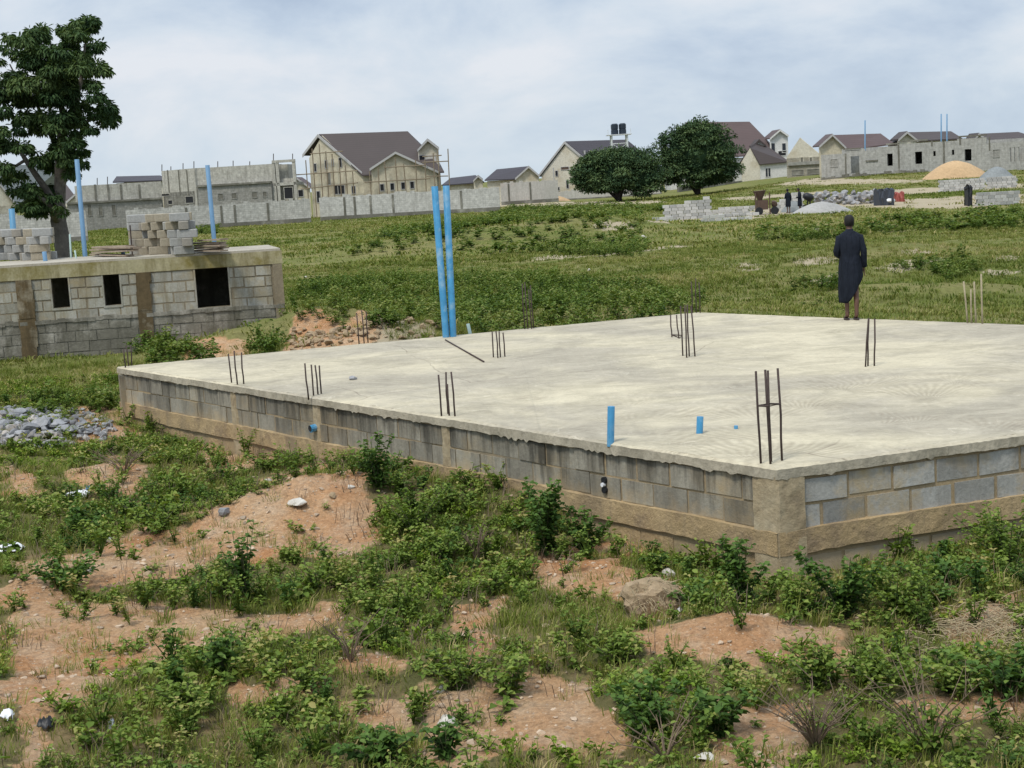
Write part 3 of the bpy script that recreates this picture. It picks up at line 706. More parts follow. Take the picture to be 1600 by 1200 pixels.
# ================================================================ BASEMENT BUILDING (left)
def build_basement():
    fc = fac(-140, 33.6, 444, 34.9, 470)
    ztop = fc.uz(200, 403)[1]; zg = -.1
    _, zb = fc.uz(200, 427)
    R_ = fc.p(fc.len, 0); side = Vector((-.24, .97, 0)).normalized(); depth = 2.9
    t = thing('unfinished_basement', (R_.x, R_.y, Tz(R_.x, R_.y)), 'low grey block building with mossy beam, three dark window openings and flat slab roof', 'building')
    ops = []
    for x0, y0, x1, y1 in ((79, 433, 110, 480), (160, 428, 190, 476), (304, 419, 360, 478)):
        u0, z1 = fc.uz(x0, (y0)); u1, z0 = fc.uz(x1, y1); ops.append((u0, u1, z0, fc.uz((x0+x1)/2, y0)[1]))
    zw = fc.uz(200, 492)[1]
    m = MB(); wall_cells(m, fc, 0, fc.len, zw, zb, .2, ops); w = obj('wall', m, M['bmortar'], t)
    m = MB()
    rows = int((zb-zw)/.237)+1
    cu = (ops[2][0]+ops[2][1])/2
    for ua, ub, sd in ((0, cu-.005, 21), (cu+.005, fc.len-.25, 22)):
        m = MB(); block_rows(m, fc, ua, ub, zb, rows, .44, .205, .032, ops, .0, sd, .03, (.35, .95)); obj('block_course', m, M['bblock'], w)
    m = MB(); wall_cells(m, fc, 0, fc.len, -.6, zw, .3, [], .03); block_rows(m, fc, 0, fc.len-.2, zw-.03, 5, .44, .215, .02, (), .03, 23, .03); obj('plinth', m, M['blow'], t)
    # ledge
    m = MB(); n = 50
    for i in range(n):
        u0 = fc.len*i/n; m.obox(fc.p(u0, zw-.05-random.uniform(0, .03), .055+random.uniform(0, .02)), fc.d*(fc.len/n+.0), -fc.n*.05, (0, 0, .07+random.uniform(0, .03)))
    obj('ledge', m, M['blow'], t)
    # roof slab and mossy beam
    m = MB(); a = fc.p(0, zb, .03); b = fc.p(fc.len+.03, zb, .03); off = side*depth
    m.prism([a, b, b+off, a+off], (0, 0, ztop-zb-.05)); obj('roof_beam', m, M['bbeam'], t)
    m = MB(); a2 = fc.p(0, ztop-.048, .0); b2 = fc.p(fc.len, ztop-.048, .0); m.prism([a2, b2, b2+off*.99, a2+off*.99], (0, 0, .05)); obj('roof_slab', m, M['roofslab'], t)
    # side wall, back wall, floor
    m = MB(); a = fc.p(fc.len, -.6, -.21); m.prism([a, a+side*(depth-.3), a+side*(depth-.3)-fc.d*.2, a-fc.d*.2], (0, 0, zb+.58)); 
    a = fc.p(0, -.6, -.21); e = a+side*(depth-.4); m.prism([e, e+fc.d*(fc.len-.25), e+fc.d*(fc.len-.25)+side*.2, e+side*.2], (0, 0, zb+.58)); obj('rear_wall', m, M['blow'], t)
    for x0, x1 in ((28, 52), (216, 237)):
        u0, _ = fc.uz(x0, 470); u1, _ = fc.uz(x1, 470); m = MB(); n = 12
        for i in range(n):
            z0 = -.5+(zb+.5)*i/n; m.obox(fc.p(u0-random.uniform(0, .03), z0, .066+random.uniform(0, .012)), fc.d*(u1-u0+random.uniform(0, .05)), -fc.n*.06, (0, 0, (zb+.5)/n+.0005))
        obj('column', m, M['bcol'], t)
    u0, _ = fc.uz(430, 470); m = MB(); m.obox(fc.p(u0, -.5, .062), fc.d*(fc.len-u0+.012), -fc.n*.08, (0, 0, zb+.49)); obj('column', m, M['bmortar'], t)
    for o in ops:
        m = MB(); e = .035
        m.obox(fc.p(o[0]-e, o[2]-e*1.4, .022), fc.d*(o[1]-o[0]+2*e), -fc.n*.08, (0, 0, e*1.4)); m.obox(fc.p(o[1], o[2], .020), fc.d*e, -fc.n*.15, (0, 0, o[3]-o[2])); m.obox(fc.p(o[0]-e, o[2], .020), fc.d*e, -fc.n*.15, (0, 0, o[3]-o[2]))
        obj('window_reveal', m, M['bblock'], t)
    u, z = fc.uz(447, 417)
    return fc, ztop, side
FB, ZB, SIDE = build_basement()
# blocks on the basement roof
def onroof(px, py): return onz(px, py, ZB)
BLK = {}
def block_mesh(key, lx, ly, lz, mat):
    if key in BLK: return BLK[key]
    m = MB(); e = .012
    import bmesh
    me = bpy.data.meshes.new('concrete_block'); bm = bmesh.new(); bmesh.ops.create_cube(bm, size=1)
    for v in bm.verts: v.co = Vector((v.co.x*lx, v.co.y*ly, (v.co.z+.5)*lz))
    bmesh.ops.bevel(bm, geom=list(bm.edges), offset=.01, segments=1, affect='EDGES'); bm.to_mesh(me); bm.free()
    a = me.attributes.new('tone', 'FLOAT', 'POINT'); a.data.foreach_set('value', np.full(len(me.vertices), .75, dtype=np.float32))
    me.materials.append(mat); BLK[key] = me; return me
def put_block(me, loc, rz, label, group):
    o = bpy.data.objects.new('concrete_block', me); COL.objects.link(o); o.location = loc; o.rotation_euler = (random.uniform(-.02, .02), random.uniform(-.02, .02), rz)
    return tag(o, label, 'block', group)
bmesh_a = block_mesh('a', .44, .2, .18, M['bblock']); 
BL2 = [block_mesh('a1', .44, .2, .18, gmat('tan_loose_block', (.43, .38, .29), (.36, .32, .24), 3, bump=.4, fine=20)), block_mesh('a2', .44, .2, .18, gmat('grey_loose_block', (.42, .42, .40), (.36, .36, .34), 3, bump=.4, fine=20)),
       block_mesh('b1', .2, .44, .18, gmat('pale_loose_block', (.46, .45, .41), (.38, .37, .34), 3, bump=.4, fine=20)), block_mesh('b2', .22, .44, .18, gmat('brown_loose_block', (.36, .33, .28), (.30, .28, .24), 3, bump=.4, fine=20))]
rz0 = math.atan2(FB.d.y, FB.d.x)
def stack(px0, px1, pybase, rows, yback, label, group, holes=.05, top_drop=()):
    a = onroof(px0, pybase); b = onroof(px1, pybase); d = (b-a).normalized(); w = (b-a).length
    for lay in range(2):
        o = a+SIDE*(.3+lay*.47)
        for k in range(rows):
            u = 0.0; z = ZB+k*.186
            while u < w-.1:
                end = random.random() < .35
                ln = .215 if end else .455
                if k >= rows-1 and random.random() < .3: u += ln; continue
                if random.random() > holes:
                    me = random.choice(BL2[2:] if end else BL2[:2])
                    p = o+d*(u+ln/2)+Vector((0, random.uniform(-.02, .02), 0)); put_block(me, (p.x, p.y, z+.002), rz0+random.uniform(-.03, .03), label, group)
                u += ln+random.choice((.01, .012, .05))
stack(212, 296, 398, 5, 0, 'loose block in the stack on the mossy slab roof, right of the tree', 'blocks stacked on the basement roof right of the tree')
stack(-30, 74, 407, 4, 0, 'pale block stacked on the mossy slab roof, left of the tree trunk', 'blocks stacked on the basement roof left of the tree', .03)
# short bars beside the stacks
for bx, ty, by, lb in ((207, 352, 399, 'dark rebar standing at the left end of the roof block stack'), (299, 340, 392, 'dark rebar standing at the right end of the roof block stack'), (40, 360, 405, 'dark rebar between the blocks at the left edge, farther left'), (66, 360, 403, 'dark rebar between the blocks nearer the tree trunk')):
    p = onroof(bx, by); tp = at(bx-4, ty, p.y); m = MB(); m.tube([p, p.lerp(tp, .5), tp], .016, 6); tag(obj('rebar', m, M['rebar']), lb, 'rebar')
# planks
def planks(px0, px1, py, n, rows, label, group):
    a = onroof(px0, py); b = onroof(px1, py); d = (b-a); L_ = d.length; d.normalize()
    for i in range(n):
        k = i % rows; z = ZB+.03+k*.058; m = MB(); ln = L_*random.uniform(.6, 1.0); ang = random.uniform(-.07, .07)
        o = a+d*random.uniform(0, max(.01, L_-ln))+SIDE*(.15+(i//rows)*.3+random.uniform(-.05, .05)); dd = Vector((d.x*math.cos(ang)-d.y*math.sin(ang), d.x*math.sin(ang)+d.y*math.cos(ang), random.uniform(-.02, .03)))
        s = Vector((-dd.y, dd.x, 0)).normalized()*.2; mid = o+dd*ln*.5+Vector((0, 0, random.uniform(-.01, .01)))
        m.obox((o.x, o.y, z), dd*ln, s, (0, 0, .035)); tag(obj('plank', m, M['wood']), label, 'plank', group)
planks(138, 206, 402, 8, 4, 'weathered plank in the heap on the basement roof between tree and block stack', 'planks left of the block stack')
planks(296, 347, 396, 8, 5, 'weathered plank in the pile on the basement roof at the right of the block stack', 'planks right of the block stack')
def rpipe(bx, by, tx, ty, r, label, mat='pipe_far'):
    b = onroof(bx, by); return pipe(b, at(tx, ty, b.y), r, label, mat=mat)
rpipe(133, 401, 120, 249, .055, 'long faded blue pipe standing on the basement roof right of the tree trunk')
rpipe(336, 391, 324, 258, .052, 'long pale blue pipe standing at the right end of the basement roof')
rpipe(71, 408, 69, 393, .05, 'short blue pipe stub on the basement roof in front of the tree')
rpipe(193, 400, 191, 385, .045, 'short pale blue pipe stub on the roof among the planks')
rpipe(111, 403, 109, 366, .022, 'thin pale pipe standing just right of the tree trunk', 'pipe_pale')
rpipe(119, 404, 117, 391, .02, 'very short pale pipe between the tree trunk and the long blue pipe', 'pipe_pale')
rpipe(24, 401, 18, 326, .075, 'deep blue pipe standing behind the left roof block stack at the picture edge', 'pipe')
# ================================================================ FAR WALLS AND BUILDINGS
def G(p): return Tz(p[0], p[1])
def perimeter(px0, Y0, px1, Y1, ytop, ybase, label, mat='perim', pil=(), plinth=.5, th=.23, breaks=()):
    fc = fac(px0, Y0, px1, Y1, (ytop+ybase)/2); zt = fc.uz((px0+px1)/2, ytop)[1]
    zg = min(G(fc.a), G(fc.b))-.4; zp = max(G(fc.a), G(fc.b))+plinth
    t = thing('block_wall', (fc.a.x, fc.a.y, G(fc.a)), label, 'wall')
    m = MB(); n = max(3, int(fc.len/.48)); r = random.Random(int(px0)+3)
    wall_cells(m, fc, 0, fc.len, zp, zt, th, []);
    for i in range(n):                                    # uneven top course
        if r.random() < .45: m.obox(fc.p(i*fc.len/n, zt, .0), fc.d*(fc.len/n-.02), -fc.n*th, (0, 0, r.choice((.05, .1, .22))))
    obj('wall_panel', m, M[mat], t)
    m = MB(); wall_cells(m, fc, 0, fc.len, zg, zp, th+.1, [], .05); obj('plinth', m, M['plinth'], t)
    for px in pil:
        u, _ = fc.uz(px, ytop); m = MB(); m.obox(fc.p(u-.12, zg, .055), fc.d*.25, -fc.n*.05, (0, 0, zt-zg-.1)); obj('pilaster', m, M['plinth'], t)
    return fc
perimeter(197, 178, 486, 183, 320, 362, 'long grey block wall behind the grass, its right end left of the scaffolded house', pil=(290, 345, 366, 418))
perimeter(499, 186, 781, 184, 301, 338, 'long grey block wall standing in front of the scaffolded house', 'perim_c', pil=(537, 553, 578, 613, 720))
perimeter(-60, 150, 136, 152, 336, 378, 'grey block wall behind the tree at the left edge')
perimeter(783, 226, 872, 229, 284, 306, 'pale painted wall stretch right of the long grey block wall', 'wallpaint', pil=(794, 828))
perimeter(868, 238, 1034, 240, 295, 314, 'low cream wall behind the two round dark trees', 'wallpaint', plinth=.1)
perimeter(1165, 262, 1292, 260, 275, 284, 'low grey wall in front of the white walled house', 'ubuild', plinth=.2)
perimeter(1060, 238, 1160, 250, 287, 298, 'low stained wall right of the larger round tree', 'ubuild_d', plinth=.2)
def dropz(p, dz=.5): return Vector((p.x, p.y, min(G(p), p.z)-dz))
def quadslab(name, pts, mat, par, th=.18): 
    m = MB(); m.prism(pts, (0, 0, -th)); return obj(name, m, M[mat], par)
def opening(fc, x0, y0, x1, y1, par, name='window', out=.03, mullion=0, mat='shade_fill', frame='trim', fw=.08):  # dark fills paint the shade behind the opening; no hole is cut
    u0, z1 = fc.uz(x0, y0); u1, z0 = fc.uz(x1, y1); z1 = fc.uz((x0+x1)/2, y0)[1]; z0 = fc.uz((x0+x1)/2, y1)[1]
    m = MB(); m.obox(fc.p(u0, z0, out*.3), fc.d*(u1-u0), -fc.n*.05, (0, 0, z1-z0)); o = obj(name, m, M[mat], par)
    m = MB(); w = fw
    m.obox(fc.p(u0-w, z0-w, out+.04), fc.d*(u1-u0+2*w), -fc.n*.08, (0, 0, w)); m.obox(fc.p(u0-w, z1, out+.04), fc.d*(u1-u0+2*w), -fc.n*.08, (0, 0, w))
    m.obox(fc.p(u0-w, z0, out+.04), fc.d*w, -fc.n*.08, (0, 0, z1-z0)); m.obox(fc.p(u1, z0, out+.04), fc.d*w, -fc.n*.08, (0, 0, z1-z0))
    for k in range(mullion): 
        uu = u0+(u1-u0)*(k+1)/(mullion+1); m.obox(fc.p(uu-.05, z0, out+.03), fc.d*.1, -fc.n*.06, (0, 0, z1-z0))
    obj('frame', m, M[frame], o); return o
def gable(par, fc, l, apex, r, wallmat='cream', th=.3, name='gable_wall'):
    pl, pa, pr = fc.hit(*l), fc.hit(*apex), fc.hit(*r)
    m = MB(); m.prism([dropz(pl), pl, pa, pr, dropz(pr)], -fc.n*th); return obj(name, m, M[wallmat], par), pl, pa, pr
def bargeboard(par, fc, a, b, h=.35, out=.35, mat='trim'):
    m = MB(); d = (b-a); m.prism([a+fc.n*out, b+fc.n*out, b+fc.n*out-Vector((0, 0, h)), a+fc.n*out-Vector((0, 0, h))], -fc.n*.08); return obj('barge_board', m, M[mat], par)
def gabled(par, fc, l, apex, r, depth, wallmat, roofmat_, over=.5, vec=None, barge='trim', ext=.06):
    """a gable wall with its two roof planes running back along -normal (or vec)"""
    _, pl, pa, pr = gable(par, fc, l, apex, r, wallmat)
    v = (vec if vec is not None else -fc.n)*depth; o = fc.n*over
    up = Vector((0, 0, .22))
    for e in (pl, pr):
        ee = e+(e-pa)*ext; quadslab('roof', [pa+o+up, ee+o+up, ee+v+up, pa+v+up], roofmat_, par)
        if barge: bargeboard(par, fc, pa+up*.85, ee+up*.85, .32, over+.06, barge)
    return pl, pa, pr
def boxwall(par, fc, px0, px1, pytop, mat, depth=8, name='wall', vec=None, z1=None):
    u0, _ = fc.uz(px0, pytop); u1, _ = fc.uz(px1, pytop); z = fc.uz((px0+px1)/2, pytop)[1] if z1 is None else z1
    p0, p1 = fc.p(u0, 0), fc.p(u1, 0); zb = min(G(p0), G(p1))-.6; v = (vec if vec is not None else -fc.n)*depth
    m = MB(); m.prism([Vector((p0.x, p0.y, zb)), Vector((p1.x, p1.y, zb)), Vector((p1.x, p1.y, zb))+v, Vector((p0.x, p0.y, zb))+v], (0, 0, z-zb)); return obj(name, m, M[mat], par)
# ---- scaffolded two-storey house
def house_scaffold():
    fl = fac(481, 209, 567, 202, 270); ff = fac(567, 202, 690, 202.6, 280); fg = fac(578, 200.6, 684, 201, 270)
    b = fl.hit(567, 300); t = thing('two_storey_house', (b.x, b.y, G(b)), 'cream two storey house under scaffolding with a wide dark brown roof', 'house')
    _, pl, pa, pr = gable(t, fl, (483, 247), (503, 212), (567, 271), 'cream')
    R_ = at(637, 205, 207.5); up = Vector((0, 0, .25)); ap = pa+up-fl.d*.5
    eL = fl.hit(569, 273)+fl.n*.4; eR = at(694, 268, 201.4)
    quadslab('roof', [ap, R_, eR, eL], 'roof', t)
    bk = fl.hit(478, 244)+up-fl.d*.4; bkr = at(640, 243, 216); quadslab('roof', [ap, bk, bkr, R_], 'roof', t)
    quadslab('roof', [R_, eR, bkr+Vector((4, 0, -1))], 'roof', t)
    bargeboard(t, fl, ap, bk, .4, .3); bargeboard(t, fl, ap, fl.hit(568, 272)+up, .4, .3)
    boxwall(t, ff, 567, 688, 268, 'cream', 6)
    g = gabled(t, fg, (580, 264), (618, 239), (682, 268), 5, 'cream', 'roof', .5)
    fd = fac(650, 203.2, 688, 203.4, 235)
    gabled(t, fd, (653, 235), (668, 219), (685, 232), 5, 'cream2', 'roof', .5)
    opening(fd, 655, 243, 664, 255, t, 'porch_opening'); opening(fd, 667, 243, 681, 256, t, 'porch_opening', mat='wallpaint')
    for x, y, w, h in ((493, 262, 4, 12), (510, 257, 4, 12), (520, 254, 3, 10), (532, 254, 5, 14)): opening(fl, x-w/2, y-h/2, x+w/2, y+h/2, t)
    opening(fl, 523, 290, 539, 303, t, mullion=2); opening(fl, 495, 299, 501, 316, t, 'door'); opening(fl, 550, 291, 556, 302, t); opening(fl, 512, 270, 517, 288, t, mat='plinth')
    for x in (597, 613, 630, 644): opening(ff if False else fg, x-3, 293-(x-597)*.085-5, x+3, 293-(x-597)*.085+5, t)
    s = thing('scaffolding', (fl.hit(500, 300).x, fl.hit(500, 300).y, 0), 'thin wooden pole scaffolding around the cream two storey house', 'scaffold')
    def pole(fc, x, y0, y1, out):
        u, z1 = fc.uz(x, y0); z0 = G(fc.p(u, 0)); m = MB(); a = fc.p(u, z0, out); b = fc.p(u+random.uniform(-.2, .2), z1, out); m.tube([a, b], .07, 6); obj('pole', m, M['pole_wood'], s)
    def ledger(fc, x0, y0, x1, y1, out):
        m = MB(); u0, z0 = fc.uz(x0, y0); u1, z1 = fc.uz(x1, y1); m.tube([fc.p(u0, z0, out), fc.p(u1, z1, out)], .07, 6); obj('ledger', m, M['pole_wood'], s)
    for x, y in ((486, 250), (496, 232), (507, 225), (517, 236), (527, 240), (538, 250), (549, 258), (559, 268)): pole(fl, x, y, 310, 1.0)
    for x, y in ((578, 268), (590, 262), (603, 252), (619, 246), (633, 256), (648, 250), (662, 250)): pole(fg, x, y, 310, .9)
    for x, y in ((676, 240), (684, 235), (698, 233)): pole(fg, x, y, 310, 1.6)
    ledger(fl, 468, 273, 568, 266, 1.05); ledger(fl, 480, 295, 568, 285, 1.05); ledger(fl, 494, 240, 545, 236, 1.05)
    ledger(fg, 570, 285, 672, 279, .95); ledger(fg, 600, 262, 665, 258, .95); ledger(fg, 660, 254, 700, 252, 1.6); ledger(fg, 665, 276, 700, 275, 1.6); ledger(fg, 660, 245, 690, 243, 1.6)
house_scaffold()
# ---- big unfinished building behind the left wall
def unfinished_left():
    f1 = fac(108, 212, 253, 216, 300); f2 = fac(252, 216, 304, 209, 290); f3 = fac(304, 209, 463, 208, 290)
    b = f3.hit(304, 300); t = thing('unfinished_building', (b.x, b.y, 0), 'large roofless grey block building with bare bars on top, left of the scaffolded house', 'building')
    for (fc, x0, x1, yt, yd, dep) in ((f1, 118, 252, 287, 316, 3), (f2, 252, 304, 265, 300, 3), (f3, 304, 426, 259.5, 290, 6)):
        z = fc.uz((x0+x1)/2, yt)[1]; boxwall(t, fc, x0, x1, yt, 'ubuild', dep)
    # lower storeys, slightly forward
    for fc, x0, x1, yt in ((f1, 104, 252, 315.5), (f3, 310, 425, 289)):
        u0, z = fc.uz(x0, yt); u1, _ = fc.uz(x1, yt); z = fc.uz((x0+x1)/2, yt)[1]
        m = MB(); m.obox(fc.p(u0, -.4, .5), fc.d*(u1-u0), -fc.n*.48, (0, 0, z+.4)); obj('lower_wall', m, M['ubuild_d'], t)
        m = MB(); m.obox(fc.p(u0, z, .75), fc.d*(u1-u0), -fc.n*.74, (0, 0, .25)); obj('ledge', m, M['plinth'], t)
    class O: pass
    f1o = Facade(f1.a+f1.n*.5, f1.b+f1.n*.5); f3o = Facade(f3.a+f3.n*.5, f3.b+f3.n*.5)
    for x in (124, 140, 157, 178): opening(f1o, x-3.5, 320, x+3.5, 337, t, mat='plinth', frame='ubuild_d')
    for x, w in ((345, 4), (366, 4), (398, 4), (414, 3)): opening(f3o, x-w, 303-(x-345)*.05, x+w, 311-(x-345)*.05, t, mat='plinth', frame='ubuild_d')
    for x in (148, 168, 188, 217): 
        u, z = f1.uz(x, 287); m = MB(); m.obox(f1.p(u-.13, z-2.3, .06), f1.d*.26, -f1.n*.06, (0, 0, 2.2)); obj('column', m, M['plinth'], t)
    for x in (262, 279, 292): 
        u, z = f2.uz(x, 268); m = MB(); m.obox(f2.p(u-.13, z-3.2, .06), f2.d*.26, -f2.n*.06, (0, 0, 3.4)); obj('column', m, M['plinth'], t)
    # broken openings on the corner
    for x0, y0, x1, y1 in ((253, 303, 266, 306), (263, 313, 270, 319), (290, 307, 303, 317), (312, 306, 318, 316)): opening(f3 if x0 > 300 else f2, x0, y0, x1, y1, t, 'opening', frame='ubuild')
    boxwall(t, f2, 255, 304, 300, 'ubuild', .6)
    # open frame bay at the right end
    zt = f3.uz(440, 254)[1]
    for x in (427, 433, 459):
        u, _ = f3.uz(x, 260); m = MB(); m.obox(f3.p(u-.2, -.3, .1), f3.d*.4, -f3.n*.4, (0, 0, zt+.3)); obj('column', m, M['ubuild'], t)
    u0, _ = f3.uz(425, 255); u1, _ = f3.uz(461, 255); m = MB(); m.obox(f3.p(u0, zt, .15), f3.d*(u1-u0), -f3.n*.5, (0, 0, .35)); obj('beam', m, M['ubuild'], t)
    m = MB(); m.obox(f3.p(u0, f3.uz(440, 290)[1], .1), f3.d*(u1-u0), -f3.n*5, (0, 0, .4)); obj('floor_slab', m, M['ubuild'], t)
    boxwall(t, Facade(f3.a-f3.n*1, f3.b-f3.n*1), 428, 449, 257, 'ubuild', 3); boxwall(t, Facade(f3.a-f3.n*.6, f3.b-f3.n*.6), 426, 459, 279, 'ubuild', .4)
    u0, z = f3.uz(445, 292); u1, _ = f3.uz(459, 292)
    opening(Facade(f3.a+f3.n*.12, f3.b+f3.n*.12), 444, 293, 458, 310, t, 'opening', frame='ubuild')
    for x, y0, y1 in ((152, 288, 278), (168, 287, 276), (252, 270, 257), (302, 262, 252), (266, 268, 260), (340, 261, 252), (364, 260, 251), (390, 259, 252), (427, 252, 240), (457, 251, 240), (285, 265, 255)):
        fc = f1 if x < 252 else f2 if x < 304 else f3; a = fc.hit(x, y0+3)-fc.n*.1; bt = fc.hit(x, y1)-fc.n*.1; m = MB(); m.tube([a, bt], .06, 5); obj('bar', m, M['rebar'], t)
unfinished_left()
# roof peeping out behind it
def far_house(label, Y, ridge, eaves, gablepts, wallmat, roofm, name='bungalow', dep=7, base=None, left=True):
    """ridge: two px points; eaves: two px points of the front eave; gablepts: (l, apex, r) of the gable seen; """
    p = at((eaves[0][0]+eaves[1][0])/2, eaves[0][1], Y); t = thing(name, (p.x, p.y, G(p)), label, 'house')
    up = Vector((0, 0, .2))
    r0, r1 = at(*ridge[0], Y+dep*.5), at(*ridge[1], Y+dep*.5); e0, e1 = at(*eaves[0], Y), at(*eaves[1], Y)
    quadslab('roof', [r0, r1, e1, e0], roofm, t)
    b0, b1 = Vector((e0.x, Y+dep, e0.z)), Vector((e1.x, Y+dep, e1.z)); quadslab('roof', [r0, r1, b1, b0], roofm, t)
    quadslab('roof', [r1, e1, b1], roofm, t, .15); quadslab('roof', [r0, e0, b0], roofm, t, .15)
    ff = Facade(Vector((e0.x+.4, Y+.5, 0)), Vector((e1.x-.4, Y+.5, 0)))
    m = MB(); zg = G(p)-.6; m.obox((e0.x+.4, Y+.5, zg), (e1.x-e0.x-.8, 0, 0), (0, dep-1, 0), (0, 0, min(e0.z, e1.z)-zg-.1)); obj('wall', m, M[wallmat], t)
    if gablepts:
        fg = Facade(at(gablepts[0][0], 300, Y-.6), at(gablepts[2][0], 300, Y-.6)); gabled(t, fg, *gablepts, dep*.5, wallmat, roofm, .5)
    return t, ff
far_house('dark roof of a house showing behind the roofless grey building', 232, ((182, 275.5), (250, 274)), ((176, 284), (256, 281)), None, 'cream2', 'roof_d')
far_house('small dark roofed house just right of the tall blue pipes', 252, ((704, 278), (743, 273.5)), ((690, 289), (756, 284)), ((740, 283), (747, 275.5), (754, 281)), 'cream2', 'roof_d')
far_house('dark roofed bungalow with a cream gable at its right, left of the water tower house', 246, ((776, 264.5), (826, 259.5)), ((757, 281), (832, 278)), ((806, 279), (826, 261), (842, 275)), 'cream2', 'roof_d')
# ---- left edge houses
def left_houses():
    fc = fac(-40, 175, 60, 178, 300); p = fc.hit(0, 320); t = thing('cream_house', (p.x, p.y, G(p)), 'cream gabled house with grey metal roof at the left edge of the picture', 'house')
    gabled(t, fc, (-70, 335), (-22, 262), (26, 322), 1, 'cream2', 'roof_g', .4)
    a, r = fc.hit(-22, 262), fc.hit(28, 323); v = Vector((6.5, 9, 0)); quadslab('roof', [a+Vector((0, 0, .2)), r+Vector((0, 0, .2)), r+Vector((.8, 7, .2)), a+v+Vector((0, 0, .2))], 'roof_g', t)
    boxwall(t, fc, -60, 25, 323, 'cream2', 6)
    f2 = fac(60, 230, 135, 226, 300); p = f2.hit(100, 320); t = thing('cream_house', (p.x, p.y, G(p)), 'cream house with brown roof half hidden behind the tree trunk', 'house')
    ap = at(98, 281, 233); e = at(122, 312, 227); l = at(70, 281, 236); l2 = at(62, 312, 230)
    quadslab('roof', [l, ap, e, l2], 'roof', t); boxwall(t, f2, 64, 128, 314, 'cream2', 6)
    fg = fac(100, 225, 150, 225, 310); gabled(t, fg, (104, 317), (120, 303), (133, 317), 3, 'cream2', 'roof', .3)
left_houses()
# ---- small brown gable between unfinished building and scaffolded house
f = fac(462, 226, 490, 226, 290); p = f.hit(475, 300); t = thing('small_house', (p.x, p.y, 0), 'small reddish gabled house seen between the roofless building and the scaffolded house', 'house')
gabled(t, f, (455, 292), (464, 279), (484, 293), 6, 'cream', 'roof_r', .4); opening(f, 466, 297, 474, 307, t)
# ---- house behind the left round tree
def house_tower():
    fl = fac(845, 252, 925, 246, 270); p = fl.hit(885, 300); t = thing('two_storey_house', (p.x, p.y, G(p)), 'cream gabled house with dark roof behind the smaller round tree', 'house')
    _, pl, pa, pr = gable(t, fl, (846, 274), (886, 223), (930, 262), 'cream2')
    up = Vector((0, 0, .25)); ap = pa+up-fl.d*.3; R_ = at(979, 218, 252); eR = at(1022, 252, 250); eL = fl.hit(932, 264)+up; bk = fl.hit(842, 277)+up
    quadslab('roof', [ap, R_, eR, eL], 'roof_d', t); quadslab('roof', [ap, bk, bk+Vector((12, 10, 0)), R_], 'roof_d', t); bargeboard(t, fl, ap, bk, .4, .3); bargeboard(t, fl, ap, eL, .4, .3)
    ff = fac(925, 246.4, 1020, 250, 280); boxwall(t, ff, 925, 1016, 262, 'cream2', 6)
    for x, y, w, h in ((870, 271, 4, 8), (887, 288, 4, 12), (873, 295, 3, 5)): opening(fl, x-w/2, y-h/2, x+w/2, y+h/2, t)
    opening(fl, 877, 261, 889, 265, t, mat='rust')
    for x in (914, 922, 929):
        u, z = fl.uz(x, 240); a = at(x, 244, 247.5); m = MB(); m.tube([a-Vector((0, 0, .6)), a+Vector((0, 0, .9))], .16, 8); obj('vent_pipe', m, M['trim'], t)
    s = fac(866, 246, 870, 246, 290); a = s.a; m = MB(); m.tube([Vector((a.x, a.y, -.2)), Vector((a.x, a.y, s.uz(866, 262)[1]))], .09, 6)
    tag(obj('utility_pole', m, M['trim']), 'thin pole standing in front of the cream gabled house', 'pole')
house_tower()
# ---- water tower
def tower():
    c = at(971, 300, 242); g = G(c); zt = at(971, 211, 242).z; z1 = at(971, 194, 242).z
    t = thing('water_tower', (c.x, c.y, g), 'pale steel stand with dark water tanks rising behind the smaller round tree', 'water tower')
    for sx in (-1, 1):
        for sy in (-1, 1):
            m = MB(); m.tube([Vector((c.x+sx*1.25, c.y+sy*1.25, g-.3)), Vector((c.x+sx*1.2, c.y+sy*1.2, zt))], .13, 6); obj('leg', m, M['tower'], t)
            m = MB(); q = Vector((c.x+sx*.62, c.y+sy*.62, zt+.12)); h = z1-zt
            m.tube([q, q+Vector((0, 0, h*.42)), q+Vector((0, 0, h*.44)), q+Vector((0, 0, h*.5)), q+Vector((0, 0, h*.52)), q+Vector((0, 0, h*.9)), q+Vector((0, 0, h))], [.52, .52, .47, .47, .52, .52, .36], 14); obj('tank', m, M['tank'], t, False)
    m = MB(); m.box(c.x-1.9, c.x+1.9, c.y-1.6, c.y+1.6, zt, zt+.12); obj('platform', m, M['tower'], t)
    for k in range(3):
        z = zt-1.3-k*1.7; m = MB()
        for sx in (-1, 1): m.tube([Vector((c.x+sx*1.24, c.y-1.25, z)), Vector((c.x-sx*1.24, c.y-1.25, z-1.6))], .05, 5)
        m.tube([Vector((c.x-1.24, c.y-1.25, z)), Vector((c.x+1.24, c.y-1.25, z))], .06, 5); obj('brace', m, M['tower'], t)
    for sx in (-1, 1):
        m = MB(); m.tube([Vector((c.x+sx*1.75, c.y-1.4, zt+.12)), Vector((c.x+sx*1.75, c.y-1.4, zt+.9))], .04, 5); obj('railing_post', m, M['tower'], t)
tower()
